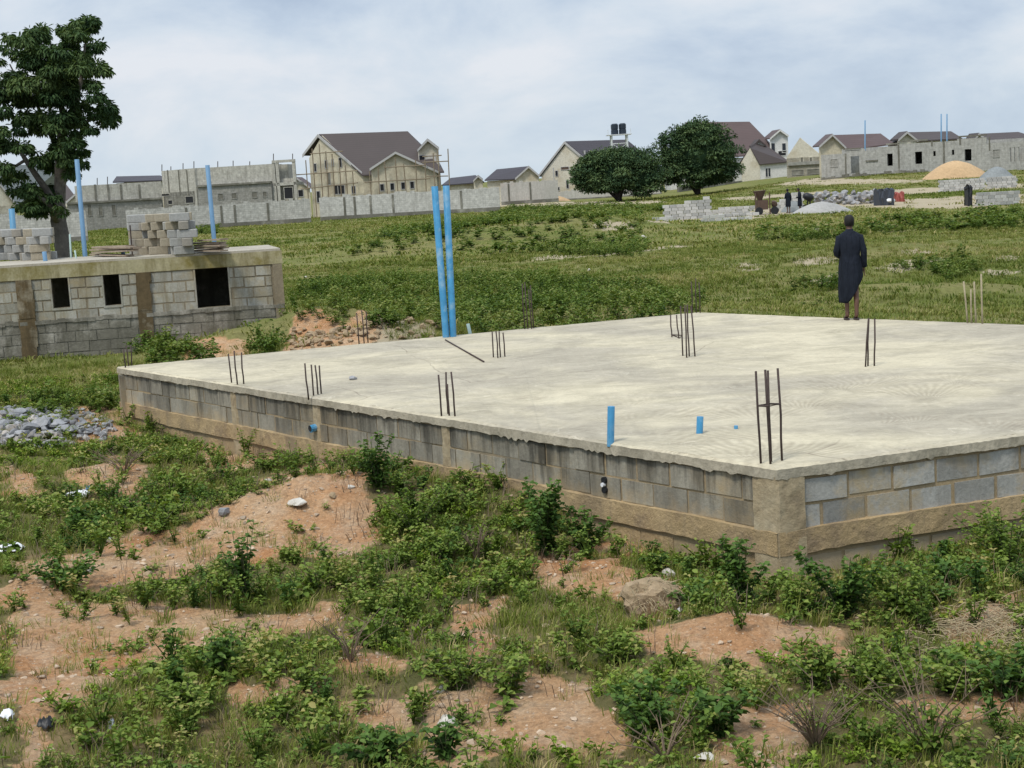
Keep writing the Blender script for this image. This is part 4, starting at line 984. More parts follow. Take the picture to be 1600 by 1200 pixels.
# ---- big brown-roofed house with white dormer
def house_brown():
    Y = 262; p = at(1130, 280, Y); t = thing('two_storey_house', (p.x, p.y, G(p)), 'big red-brown roofed house with white walls behind the larger round tree', 'house')
    r0, r1 = at(1072, 191, Y+6), at(1171, 190, Y+6); e0, e1 = at(1040, 250, Y), at(1216, 240, Y); quadslab('roof', [r0, r1, e1, e0], 'roof_r', t)
    quadslab('roof', [r1, e1, at(1216, 236, Y+12)], 'roof_r', t); quadslab('roof', [r0, e0, at(1045, 236, Y+12)], 'roof_r', t); quadslab('roof', [r0, r1, at(1216, 236, Y+12), at(1045, 236, Y+12)], 'roof_r', t)
    ff = fac(1045, Y+.5, 1212, Y+.5, 260); boxwall(t, ff, 1046, 1212, 248, 'white', 9)
    fd = fac(1196, Y-1, 1234, Y-1, 230); gabled(t, fd, (1203, 217), (1218, 204), (1231, 213), 7, 'white', 'roof_r', .5, barge='white')
    for x in (1208, 1225): opening(fd, x-3, 224, x+3, 238, t, mat='glass', frame='white')
    opening(fd, 1216, 236, 1228, 243, t, 'balcony_opening', frame='white')
    # front wing: its own small house
    Y2 = 252; p = at(1200, 284, Y2); t = thing('cottage', (p.x, p.y, G(p)), 'small white walled house with bare cream gable, right of the larger round tree', 'house')
    fg = fac(1157, Y2+1, 1188, Y2-.5, 260); _, pl, pa, pr = gable(t, fg, (1158, 254), (1172, 231), (1187, 256), 'cream2')
    R_ = at(1205, 226, Y2+4); up = Vector((0, 0, .15)); fr = fac(1187, Y2-.4, 1232, Y2, 270)
    quadslab('roof', [pa+up, at(1186, 219, Y2+5), at(1233, 252, Y2-.4), fg.hit(1188, 256)+fg.n*.4], 'roof', t)
    quadslab('roof', [pa+up, at(1150, 262, Y2+6), at(1186, 219, Y2+5)], 'roof', t)
    boxwall(t, fr, 1187, 1230, 254.5, 'white', 6); opening(fr, 1196, 263, 1204, 276, t, mat='glass', frame='white', mullion=1)
    f3 = fac(1174, Y2+3.5, 1200, Y2+3.5, 225); gabled(t, f3, (1177, 229), (1185.5, 219.5), (1196, 228), 4, 'white', 'roof', .4, barge='roof')
house_brown()
# ---- unfinished cream gable
f = fac(1228, 240, 1284, 238, 250); p = f.hit(1250, 280); t = thing('unfinished_house', (p.x, p.y, G(p)), 'roofless cream gable wall with stained top, between the cottage and the grey bungalow', 'house')
_, pl, pa, pr = gable(t, f, (1229, 246), (1250, 215), (1281, 241), 'cream2', .4); boxwall(t, f, 1229, 1281, 246, 'cream2', 7)
for x0, x1 in ((1238, 1255), (1262, 1280)): opening(f, x0, 266-(x0-1238)*.06, x1, 273-(x0-1238)*.06, t, mat='plinth', frame='ubuild_d')
for x in (1253, 1267): opening(f, x-2, 246, x+2, 253, t, mat='plinth', frame='cream2')
m = MB(); m.obox(f.p(.3, f.uz(1250, 258)[1], .3), f.d*(f.len-.6), -f.n*.29, (0, 0, .5)); obj('lintel_beam', m, M['ubuild_d'], t)
# ---- roofed bungalows behind the grey one
far_house('cream gabled bungalow with red-brown roof, leftmost of the three roofs behind the grey unfinished bungalow', 214, ((1299, 211), (1376, 208.5)), ((1322, 234), (1397, 224)), ((1280, 229), (1299.5, 211.5), (1320, 231)), 'cream', 'roof_r', dep=8)
far_house('dark roofed bungalow, middle one of the three roofs behind the grey unfinished bungalow', 214, ((1416, 206.5), (1486, 205)), ((1404, 221), (1504, 216)), ((1403, 219), (1416, 207.5), (1432, 220)), 'cream2', 'roof', dep=8)
far_house('dark roofed bungalow at the right edge of the picture behind the grey unfinished bungalow', 214, ((1527, 209), (1591, 206)), ((1540, 222), (1625, 216)), ((1520, 221), (1528, 210), (1541, 220)), 'cream2', 'roof', dep=8)
# ---- grey unfinished bungalow
def bungalow():
    f = fac(1283, 200, 1640, 182, 250); p = f.hit(1350, 270); t = thing('unfinished_bungalow', (p.x, p.y, G(p)), 'long grey unfinished block bungalow with empty door and window openings on the right', 'house')
    ops = []
    def rect(x0, y0, x1, y1): 
        return (f.uz(x0, y0)[0], f.uz(x1, y1)[0], f.uz((x0+x1)/2, y1)[1], f.uz((x0+x1)/2, y0)[1])
    doors = [(1329, 244, 1343, 271), (1386, 240, 1395, 259), (1429.5, 237, 1441, 256), (1458, 236, 1462, 244), (1487, 234, 1491, 242), (1507, 233, 1518, 251), (1578, 230, 1600, 252)]
    ops = [rect(*d) for d in doors]
    segs = [(1283, 1321, 241), (1321, 1352, 234), (1352, 1372, 235), (1372, 1405, 229), (1405, 1496, 222.5), (1496, 1542, 215.5), (1542, 1640, 221)]
    m = MB()
    for x0, x1, yt in segs:
        u0, u1 = f.uz(x0, 250)[0], f.uz(x1, 250)[0]; z1 = f.uz((x0+x1)/2, yt)[1]; zb = min(G(f.p(u0, 0)), G(f.p(u1, 0)))-.7
        wall_cells(m, f, u0, u1, zb, z1, .25, ops, 0)
    obj('wall', m, M['bung'], t)
    m = MB(); u1 = f.uz(1640, 250)[0]
    for u0, u1_, in ((.3, u1-.3),):
        a = f.p(u0, .9, -5.5); m.obox(a, f.d*(u1_-u0), -f.n*.25, (0, 0, 4.2))
    for x in (1321, 1372, 1405, 1450, 1496, 1542): 
        u = f.uz(x, 250)[0]; m.obox(f.p(u-.12, .9, -.26), f.d*.24, -f.n*5.2, (0, 0, 3.6))
    obj('inner_wall', m, M['bung'], t)
    m = MB(); a = f.p(.4, 3.9, -.3); m.obox(f.p(f.uz(1372, 250)[0], 4.6, -.3), f.d*(f.uz(1542, 250)[0]-f.uz(1372, 250)[0]), -f.n*5.2, (0, 0, .1)); obj('ceiling_slab', m, M['plinth'], t)
    for x, w, h0, h1 in ((1321, 2.4, 240, 275), (1404, 2.5, 226, 268), (1474.5, 3, 221, 259), (1500, 2.5, 214, 226), (1456, 2.5, 220, 228), (1546, 2, 214, 235)):
        u, z1 = f.uz(x, h0); _, z0 = f.uz(x, h1); ww = w*.08*.5; m = MB(); m.obox(f.p(u-ww, z0, .05), f.d*2*ww, -f.n*.05, (0, 0, z1-z0)); obj('column', m, M['plinth'], t)
    for x0, x1, y in ((1318, 1345, 233.5), (1385, 1405, 226), (1405, 1450, 221), (1497, 1542, 213.5), (1353, 1372, 252)):
        u0, z = f.uz(x0, y+ (x1-x0)*.03); u1 = f.uz(x1, y)[0]; m = MB(); m.obox(f.p(u0, z, .12), f.d*(u1-u0), -f.n*.11, (0, 0, .18)); obj('ledge', m, M['plinth'], t)
    u0 = .1; m = MB(); u1 = f.uz(1450, 250)[0]
    for i in range(30):
        uu = u1*i/30; zz = G(f.p(uu, 0)); m.obox(f.p(uu, zz-.4, .12+random.uniform(0, .06)), f.d*(u1/30), -f.n*.11, (0, 0, .55+random.uniform(0, .35)))
    obj('plinth', m, M['plinth'], t)
    opening(f, 1298, 249, 1309, 260, t, 'blocked_window', mat='ubuild_d', frame='bung'); opening(f, 1552, 234, 1561, 245, t, 'blocked_window', mat='ubuild_d', frame='bung')
    # wide porch posts
    for x in (1583, 1590): 
        u = f.uz(x, 240)[0]; m = MB(); z1 = f.uz(x, 228)[1]; m.obox(f.p(u-.12, .5, -.02), f.d*.24, -f.n*.24, (0, 0, z1-.5)); obj('porch_post', m, M['bung'], t)
    for bx, ty, by, lb in ((1351, 188, 236, 'tall thin blue pipe standing on the left part of the grey bungalow'), (1470, 178, 222, 'tall thin blue pipe on the grey bungalow, left one of the close pair'), (1479, 178, 222, 'tall thin blue pipe on the grey bungalow, right one of the close pair')):
        a = f.hit(bx, by)-f.n*.12; b = f.hit(bx, ty)-f.n*.12; pipe(a, b, .085, lb, mat='pipe_far')
    for x, y0, y1 in ((1381, 213, 240), (1397, 222, 232)):
        pass
bungalow()
# ---- sand and gravel heaps
def heap(name, px, py, w, h, dep, mat, label, cat, seed=0):
    p = hit(px, py); m = MB(); n, k = 12, 40; rows = []
    for i in range(n+1):
        r = i/n; z = (1-r**1.75)
        rows.append([Vector((p.x+w*.5*r*math.cos(6.2832*j/k)*(1+.08*float(vnoise(j*.5, seed))), p.y+dep*.5*r*math.sin(6.2832*j/k), p.z-.15+(h+.15)*z*(1+.1*(float(fbm(i*.4, j*.3, seed))-.5)))) for j in range(k)])
    m.rings(rows[::-1], .6, False); return tag(obj(name, m, M[mat], None, True), label, cat)
heap('sand_heap', 1493, 282, 7.6, 1.85, 5, 'sand', 'bright orange sand heap in front of the grey bungalow', 'sand heap', 3)
heap('gravel_heap', 1557, 272, 4.6, 1.6, 4, 'gravel', 'blue-grey gravel heap just right of the orange sand heap', 'gravel heap', 5)
heap('stone_dust_heap', 1283, 334, 5.0, .85, 3.0, 'whiteheap', 'pale grey stone dust heap behind the weeds, left of the walking person', 'stone heap', 6)
heap('stone_dust_heap', 1240, 331, 2.2, .8, 1.6, 'gravel', 'small dark grey heap in front of the white block pile', 'stone heap', 8)
heap('sand_heap', 865, 315, 5.5, .9, 3, 'sand', 'low pinkish sand heap by the painted wall behind the field', 'sand heap', 9)
# ---- far block stacks: every visible block a copy
NB = [block_mesh('n%d' % i, .46, .24, .22, gmat('new_block_%s' % nm, c, tuple(x*.85 for x in c), 2, bump=0, fine=8)) for i, (nm, c) in enumerate((('pale', (.56, .55, .52)), ('grey', (.44, .44, .42)), ('white', (.64, .63, .6))))]
def farstack(px0, px1, py, rows, label, group, layers=1, Yoff=0, steps=None, ang=0.0):
    a, b = hit(px0, py), hit(px1, py-(px1-px0)*ROLL); d = (b-a); d.z = 0; w = d.length; d.normalize(); rz = math.atan2(d.y, d.x); n = int(w/.5)
    for i in range(n):
        rmax = rows if steps is None else steps(i/n)
        for k in range(int(rmax)):
            for l in range(layers if k == int(rmax)-1 else 1):
                p = a+d*(.5*i+.25+(.12 if k % 2 else 0))+Vector((0, .27*l, 0)); put_block(random.choice(NB), (p.x, p.y, G(a)*(1-i/n)+G(b)*i/n-.02+k*.23), rz+random.uniform(-.05, .05), label, group)
farstack(1466, 1540, 300, 5, 'new pale block in the stack row in front of the orange sand heap', 'blocks in the stack before the sand heap')
farstack(1541, 1592, 295, 5, 'new pale block in the stack row in front of the gravel heap', 'blocks in the stack before the gravel heap')
farstack(1524, 1598, 322, 4, 'grey block in the nearer low stack at the right edge, behind the weeds', 'blocks in the nearer right edge stack')
farstack(1036, 1118, 345, 7, 'white new block in the tall pile below the larger round tree', 'blocks in the tall pile below the larger tree', steps=lambda s: 5+2.4*s)
farstack(1016, 1060, 350, 2, 'white new block scattered at the foot of the pile below the larger tree', 'blocks at the foot of the tall pile')
farstack(1095, 1182, 347, 2, 'pale block in the long low row right of the tall pile', 'blocks in the long low row', steps=lambda s: 2 if s < .3 else 1)
farstack(1100, 1180, 338, 2, 'pale block in the rear low row right of the tall pile', 'blocks in the rear low row', steps=lambda s: 2.5-s)
farstack(1060, 1190, 343, 1, 'pale block lying in the front row of the flat block spread', 'blocks in the front row of the block spread')
farstack(1120, 1186, 333, 2, 'pale block in the far row of the flat block spread near the rusty machine', 'blocks in the far row of the block spread')
farstack(1207, 1256, 330, 6, 'white block in the pile behind the dark clad workers', 'blocks in the pile behind the workers', steps=lambda s: 3+6*min(s, .55))
# long heap of broken grey blocks along the yard
m = MB(); r = random.Random(4)
for i in range(170):
    px = r.uniform(1275, 1372); p = hit(px, r.uniform(314, 320)-(px-1320)*.03); m.rock(p+Vector((0, 0, r.uniform(0, .8))), r.uniform(.18, .38), .8, r.uniform(.3, 1), i)
tag(obj('broken_block_heap', m, M['rock']), 'long heap of broken grey blocks and stones behind the stone dust heap', 'rubble', kind='stuff')
# dark sheet covered stack with white bag, red sheet
def sheet(px0, px1, py, h, dep, mat, label, name='tarpaulin', seed=1, cat='tarpaulin'):
    a, b = hit(px0, py), hit(px1, py); m = MB(); n = 14; rows = []
    prof = [(-.05, 0), (0, .5), (.06, .95), (.3, 1.05), (.7, 1.0), (.95, .9), (1.05, .0)]
    for i in range(n+1):
        q = a.lerp(b, i/n); rows.append([Vector((q.x+random.uniform(-.09, .09), q.y+dep*u+random.uniform(-.08, .08), q.z-.1+(h+.1)*w*(1+.25*(float(vnoise(i*.7, seed))-.5))+random.uniform(-.04, .04))) for u, w in prof])
    m.rings(rows, .6, True); return tag(obj(name, m, M[mat], None, False), label, cat)
sheet(1373, 1397, 321, 1.15, 1.5, 'darkp', 'dark blue-black tarpaulin over a stack in the yard beside a red sheet')
sheet(1399, 1414, 315, .75, 1.2, 'redp', 'red sheet lying right of the dark tarpaulin', seed=5)
sheet(1513, 1520, 322, 1.25, 1.0, 'blackp', 'upright black shape at the left end of the nearer right edge block stack', seed=7)  # black upright piece closing the left end of the block stack
p = hit(1389, 321); m = MB(); m.rock(p+Vector((0, -.5, .35)), .33, .8, .6, 5, 2); tag(obj('white_bag', m, M['whitep']), 'white bag resting against the dark tarpaulin', 'bag')
# rusty block machine
p = hit(1196, 335); t = thing('block_machine', p, 'rusty brown block making machine standing left of the white pile', 'machine')
m = MB(); m.box(p.x-.55, p.x+.25, p.y+.1, p.y+.7, p.z+.35, p.z+1.05); obj('body', m, M['rust'], t)
m = MB(); m.tube([p+Vector((-.3, .4, 1.05)), p+Vector((-.3, .4, 1.25)), p+Vector((-.32, .4, 1.75))], [.16, .24, .5], 10); obj('hopper', m, M['rust'], t)
for sx in (-.72, .32):
    m = MB(); m.box(p.x+sx, p.x+sx+.09, p.y+.05, p.y+.14, p.z-.1, p.z+1.6); obj('post', m, M['rust'], t)
m = MB(); m.rock(p+Vector((.72, .4, .7)), .42, .85, .6, 11); obj('motor', m, M['rust'], t)
for sx in (-.45, .7):
    m = MB(); m.tube([p+Vector((sx, .0, .25)), p+Vector((sx, .12, .25))], .3, 14); obj('wheel', m, M['blackp'], t)
# dark mixer
p = hit(1264, 330); t = thing('concrete_mixer', p, 'small black concrete mixer tilted beside the pale stone dust heap', 'mixer')
m = MB(); m.tube([p+Vector((-.4, 0, 1.2)), p+Vector((-.2, 0, 1.15)), p+Vector((.12, 0, 1.02)), p+Vector((.32, 0, .92))], [.16, .28, .31, .18], 12); obj('drum', m, M['blackp'], t, True)
for s in (-.15, .2):
    m = MB(); m.tube([p+Vector((s, 0, -.1)), p+Vector((s*.3, 0, 1.0))], .06, 6); obj('leg', m, M['blackp'], t)
m = MB(); m.tube([p+Vector((-.35, -.06, .25)), p+Vector((-.35, .06, .25))], .24, 14); obj('wheel', m, M['blackp'], t)
# ================================================================ PEOPLE
def skin_body(name, nodes, edges, mat, parent, sub=2, root=0):
    me = bpy.data.meshes.new(name); me.from_pydata([n[:3] for n in nodes], edges, []); me.update()
    o = bpy.data.objects.new(name, me); COL.objects.link(o)
    md = o.modifiers.new('skin', 'SKIN'); md.use_smooth_shade = True
    sv = me.skin_vertices[0].data
    for i, n in enumerate(nodes): sv[i].radius = (n[3], n[4] if len(n) > 4 else n[3]); sv[i].use_root = (i == root)
    s2 = o.modifiers.new('sub', 'SUBSURF'); s2.levels = sub; s2.render_levels = sub
    bpy.context.view_layer.update()
    dg = bpy.context.evaluated_depsgraph_get(); nm = bpy.data.meshes.new_from_object(o.evaluated_get(dg))
    o.modifiers.clear(); o.data = nm; nm.name = name; nm.materials.clear(); nm.materials.append(mat); nm.shade_smooth()
    o.parent = parent
    if not nm.attributes.get('tone'): nm.attributes.new('tone', 'FLOAT', 'POINT')
    return o
def local(name, mb, mat, parent, smooth=True):
    me = bpy.data.meshes.new(name); me.from_pydata(mb.v, [], mb.f); me.materials.append(mat)
    if smooth: me.shade_smooth()
    o = bpy.data.objects.new(name, me); COL.objects.link(o); o.parent = parent; return o
def ell(cx, cy, z, hx, hy, n=28, zf=None, wob=None):
    out = []
    for i in range(n):
        th = 6.28318*i/n; x = cx+hx*math.cos(th); y = cy+hy*math.sin(th)
        if wob: k = 1+wob*math.sin(th*6+z*3)*.9+wob*.6*math.sin(th*13-z*5); x = cx+(x-cx)*k; y = cy+(y-cy)*k
        out.append(Vector((x, y, zf(x, z) if zf else z)))
    return out
def person(loc, rz, label, robe=True, scale=1.0, cloth='cloth', larm=None, rarm=None):
    t = bpy.data.objects.new('person', None); COL.objects.link(t); t.location = loc; t.rotation_euler = (0, 0, rz); t.scale = (scale*.93, scale, scale); tag(t, label, 'person')
    # faces +Y; x to the right seen from behind
    LE, LW = larm or ((-.238, .0, 1.11), (-.14, .22, 1.06)); RE, RW = rarm or ((.238, -.02, 1.12), (.245, .05, .87))
    nd = []; ed = []
    def n(x, y, z, r, r2=None): nd.append((x, y, z, r, r2 or r)); return len(nd)-1
    def e(a, b): ed.append((a, b))
    pel = n(0, 0, .92, .13, .10); wa = n(0, .0, 1.08, .12, .09); ch = n(0, -.005, 1.26, .12, .085); up = n(.0, .0, 1.37, .07, .06); nk = n(.005, .035, 1.485, .05); hd0 = n(.01, .08, 1.55, .066, .072); hd1 = n(.012, .10, 1.625, .078, .09); hd2 = n(.012, .10, 1.685, .062, .07)
    for a, b in ((pel, wa), (wa, ch), (ch, up), (up, nk), (nk, hd0), (hd0, hd1), (hd1, hd2)): e(a, b)
    ns = n(.012, .20, 1.58, .014); e(hd1, ns)
    for s in (-1, 1): ear = n(.012+s*.088, .085, 1.60, .014, .022); e(hd1, ear)
    for s, E_, W_ in ((-1, LE, LW), (1, RE, RW)):
        sh = n(s*.165, 0, 1.345, .038); el = n(*E_, .04); E2 = Vector(E_); W2 = Vector(W_); mid = E2.lerp(W2, .4); fm = n(*mid, .038); wr = n(*W_, .026, .02)
        d = (W2-E2).normalized(); side = Vector((0, 1, 0)) if abs(d.z) > .6 else Vector((1, 0, 0)); side = (side-d*side.dot(d)).normalized(); nr = d.cross(side)
        pm = W2+d*.055; pa = n(*pm, .034, .016); e(up, sh); e(sh, el); e(el, fm); e(fm, wr); e(wr, pa)
        for q, ln in ((-.028, .062), (-.010, .072), (.010, .068), (.027, .052)):
            b = pm+d*.04+side*q; m1 = b+d*ln*.55+nr*.006*s; tp = b+d*ln+nr*.02*s
            k0 = n(*b, .009); k1 = n(*m1, .008); k2 = n(*tp, .006); e(pa, k0); e(k0, k1); e(k1, k2)
        b = pm+side*.035-d*.01; k0 = n(*b, .010); k1 = n(*(b+side*.025+d*.03), .009); k2 = n(*(b+side*.03+d*.055), .007); e(pa, k0); e(k0, k1); e(k1, k2)
    feet = []
    for s, fy in ((-1, .02), (1, -.05)):
        hp = n(s*.09, 0, .86, .085); kn = n(s*.085+(.0), fy*.4+.02, .49, .055); cf = n(s*.08, fy-.02, .33, .05); an = n(s*.075, fy-.03, .09, .033); he = n(s*.075, fy-.05, .045, .03); ft = n(s*.082, fy+.10, .035, .04, .022); to = n(s*.085, fy+.17, .028, .034, .016)
        for a, b in ((pel, hp), (hp, kn), (kn, cf), (cf, an), (an, he), (an, ft), (ft, to)): e(a, b)
        feet.append((s*.08, fy+.05))
    skin_body('body', nd, ed, M['skin'], t)
    m = MB(); m.rings([[Vector((.012+ .082*w*math.cos(6.283*i/20), .09+.096*w*math.sin(6.283*i/20)-.012, z-.012-(.055 if z < 1.66 else 0)*(math.sin(6.283*i/20) < -.1)+(.03 if z < 1.66 else 0)*(math.sin(6.283*i/20) > .3))) for i in range(20)] for z, w in ((1.62, 1.02), (1.66, 1.08), (1.70, 1.0), (1.73, .75), (1.748, .35))]); local('hair', m, M['hair'], t)
    for s in (-1, 1):
        m = MB(); m.rock(Vector((.012+s*.034, .185, 1.62)), .012, 1, .5, 3); local('eye', m, M['eye'], t)
    for fx, fy in feet:
        m = MB(); m.rings([ell(fx, fy, z, .05, .14, 20) for z in (.0, .004, .018, .022)]); local('sandal', m, M['sandal'], t)
    # kaftan with a slanting hem
    hem = lambda x: .29+max(0, x+.06)*1.45 if robe else .45
    def zf(tt): return lambda x, z: .80+(hem(x)-.80)*tt
    R = [ell(.005, .03, 1.505, .06, .058), ell(.003, .018, 1.475, .075, .07), ell(0, .008, 1.455, .115, .085), ell(0, .003, 1.425, .165, .10), ell(0, 0, 1.39, .195, .112), ell(0, -.005, 1.31, .2, .126, wob=.01), ell(0, -.01, 1.2, .192, .13, wob=.03), ell(0, 0, 1.08, .172, .12, wob=.05), ell(0, -.008, .97, .185, .138, wob=.06), ell(0, -.016, .88, .198, .15, wob=.06)]
    for tt, w, d in ((0, .2, .15), (.25, .198, .155), (.5, .2, .155), (.75, .193, .15), (.93, .185, .148), (1, .178, .142)): R.append(ell(.0-.005*tt, -.01, .8, w, d, zf=zf(tt), wob=.07+.10*tt))
    R.append(ell(-.005, -.01, .8, .16, .125, zf=lambda x, z: hem(x)+.015, wob=.12))
    m = MB(); m.rings(R[::-1], .6, False); k = local('robe' if robe else 'coverall', m, M[cloth], t)
    for s, E_, W_ in ((-1, LE, LW), (1, RE, RW)):
        m = MB(); E2, W2 = Vector(E_), Vector(W_); S2 = Vector((s*.15, 0, 1.37)); dd = (W2-E2).normalized()
        m.tube([S2-Vector((s*.05, 0, -.02)), S2+Vector((s*.03, 0, -.015)), S2.lerp(E2, .5)+Vector((s*.008, 0, 0)), E2-Vector((0, 0, -.03)), E2+dd*.03, E2.lerp(W2, .55), W2-dd*.01, W2+dd*.005], [.05, .072, .064, .058, .057, .056, .058, .047], 14, cap=False); local('sleeve', m, M[cloth], t)
    return t
pp = onz(1331, 499.5, ZS)
person((pp.x, pp.y, ZS+.001), -.08, 'person in a dark navy robe and sandals walking away on the slab with bowed head')
for (px, py, rz, lb) in ((1232, 333, .3, 'person in dark clothes standing in front of the white block pile, nearer the rusty machine'), (1250, 332, 1.4, 'slim person in dark clothes standing sideways at the right end of the white block pile')):
    p = hit(px, py); person((p.x, p.y, p.z), rz, lb, robe=False, scale=1.05, cloth='cloth')
# ================================================================ TREES
def leafquads(C, D, Nn, ln, wd, tone, fold=.25):
    """leaf shapes: base C, direction D, normal Nn -> two quads folded along the rib"""
    S = np.cross(D, Nn); S /= np.linalg.norm(S, axis=1, keepdims=True)+1e-9
    ln = ln[:, None]; wd = wd[:, None]
    b = C; tip = C+D*ln-Nn*ln*.12
    l1 = C+D*ln*.30+S*wd*.48+Nn*wd*fold; l2 = C+D*ln*.66+S*wd*.40+Nn*wd*fold*.8; r1 = C+D*ln*.30-S*wd*.48+Nn*wd*fold; r2 = C+D*ln*.66-S*wd*.40+Nn*wd*fold*.8
    V = np.stack([b, l1, l2, tip, r2, r1], 1).reshape(-1, 3); n = len(C); i = np.arange(n)*6
    Q = np.concatenate([np.stack([i, i+3, i+2, i+1], 1), np.stack([i, i+5, i+4, i+3], 1)]); return V, Q, np.repeat(tone, 6)
def unit(a): return a/(np.linalg.norm(a, axis=1, keepdims=True)+1e-9)
def crown_leaves(clumps, per, ln, wd, droop, seed, spread=1.0, shell=.55):
    r = np.random.default_rng(seed); Vs = []; Qs = []; Ts = []; o = 0
    for (c, rad) in clumps:
        n = max(8, int(per*(rad**2))); d = unit(r.normal(size=(n, 3))); d[:, 2] = np.abs(d[:, 2])*.9-.35; d = unit(d)
        k = r.uniform(shell, 1, n)[:, None]*np.array(rad)
        P = np.array(c)[None]+d*k*np.array([1, 1, .8])
        D = unit(d*spread+np.array([0, 0, -droop])+r.normal(size=(n, 3))*.35); Nn = unit(d*.5+np.array([0, 0, .8])+r.normal(size=(n, 3))*.4); Nn = unit(Nn-D*np.sum(Nn*D, 1, keepdims=True))
        tn = np.clip(r.uniform(.0, 1)*.75+r.normal(.12, .14, n), 0, 1)
        v, q, t_ = leafquads(P, D, Nn, ln*r.uniform(.6, 1.25, n), wd*r.uniform(.7, 1.2, n), tn); Vs.append(v); Qs.append(q+o); Ts.append(t_); o += len(v)
    return np.concatenate(Vs), np.concatenate(Qs), np.concatenate(Ts)
def left_tree():
    Y = 44.5; base = at(100, 402, Y); base.z = Tz(base.x, Y); sc = F/Y
    t = thing('tree', tuple(base), 'tall tree with drooping leaves and forked grey trunk behind the basement building at the left', 'tree')
    P = lambda x, y, dy=0: at(x, y, Y+dy)
    m = MB()
    b2 = P(106, 470); b2.z = base.z-.2
    m.tube([b2, P(101, 402), P(96, 370), P(91, 345), P(92, 318), P(94, 285), P(94, 250), P(96, 215), P(100, 170)], [.30, .25, .235, .23, .19, .165, .15, .12, .07], 12)
    m.tube([P(92, 345), P(84, 318, -.3), P(72, 296, -.4), P(55, 272, -.6), P(40, 250, -.6), P(25, 225, -.8)], [.17, .12, .1, .085, .07, .04], 9)
    m.tube([P(91, 350), P(82, 325, -.6), P(68, 312, -.9), P(50, 300, -1)], [.14, .09, .06, .03], 8)
    m.tube([P(93, 300), P(104, 270, .4), P(112, 240, .6), P(125, 215, .9)], [.12, .08, .06, .03], 8)
    m.tube([P(95, 250), P(82, 215, .5), P(66, 180, .7), P(50, 150, .8)], [.11, .08, .06, .03], 8)
    m.tube([P(95, 225), P(112, 180), P(126, 130), P(134, 60)], [.1, .08, .06, .02], 8)
    m.tube([P(98, 190), P(95, 140), P(88, 90)], [.09, .06, .03], 8); m.tube([P(110, 200), P(140, 188), P(165, 178)], [.06, .045, .02], 6); m.tube([P(40, 250, -.6), P(20, 262), P(0, 255)], [.05, .04, .02], 6)
    m.tube([P(60, 165, .8), P(30, 130), P(15, 100)], [.05, .035, .02], 6)
    obj('trunk', m, M['bark'], t, True)
    cl = [(132, 42, 17), (112, 50, 13), (124, 58, 14), (138, 36, 12), (100, 48, 9), (148, 74, 13), (58, 58, 16), (66, 50, 11), (38, 68, 13), (22, 64, 7), (12, 58, 6), (75, 78, 17), (95, 88, 17), (125, 92, 14), (30, 88, 9), (150, 108, 16), (163, 114, 9), (120, 112, 17), (90, 112, 19), (55, 102, 17), (24, 118, 14), (5, 128, 13), (40, 132, 19), (70, 127, 19), (102, 132, 19), (130, 128, 11), (150, 150, 11), (165, 168, 14), (175, 184, 8), (152, 180, 13), (127, 167, 13), (85, 152, 21), (50, 157, 21), (15, 152, 15), (-10, 150, 19), (5, 177, 13), (35, 186, 15), (70, 182, 17), (100, 186, 17), (122, 196, 13), (110, 217, 14), (95, 227, 14), (126, 238, 9), (106, 250, 14), (90, 242, 12), (58, 250, 13), (36, 232, 12), (14, 232, 15), (-10, 225, 15), (5, 262, 13), (30, 276, 9), (72, 257, 8), (60, 310, 15), (46, 302, 13), (76, 320, 12), (34, 322, 9), (60, 330, 11), (110, 270, 11), (129, 256, 8), (-35, 180, 22), (-40, 220, 22), (-35, 140, 22), (-30, 260, 18), (3, 205, 10), (145, 130, 9), (112, 150, 15), (140, 205, 9), (28, 205, 8), (18, 82, 7), (168, 190, 9), (48, 85, 12), (107, 72, 12), (0, 72, 5), (-6, 96, 8), (42, 290, 9), (24, 300, 8), (12, 280, 8), (80, 308, 12), (92, 330, 9), (48, 326, 11), (70, 300, 12), (100, 160, 16), (112, 185, 14), (85, 200, 15), (118, 225, 11), (78, 150, 16), (62, 200, 12), (105, 110, 14), (88, 262, 11), (115, 255, 10), (98, 240, 12)]
    r = random.Random(2); out = []
    for x, y, rd in cl:
        for k in range(2): 
            dy = r.uniform(-1.5, 1.6); p = P(x+r.uniform(-4, 4), y+r.uniform(-4, 4), dy); out.append((tuple(p), rd/sc*r.uniform(.85, 1.15)))
        # small satellites give a broken outline
        for k in range(2):
            a = r.uniform(0, 6.28); p = P(x+math.cos(a)*rd*.95, y+math.sin(a)*rd*.8, r.uniform(-1.2, 1.2)); out.append((tuple(p), rd/sc*.38))
    V, Q, tn = crown_leaves(out, 3300, .165, .056, .95, 5)
    npmesh('crown', V, Q, tn, M['tree'], t)
left_tree()
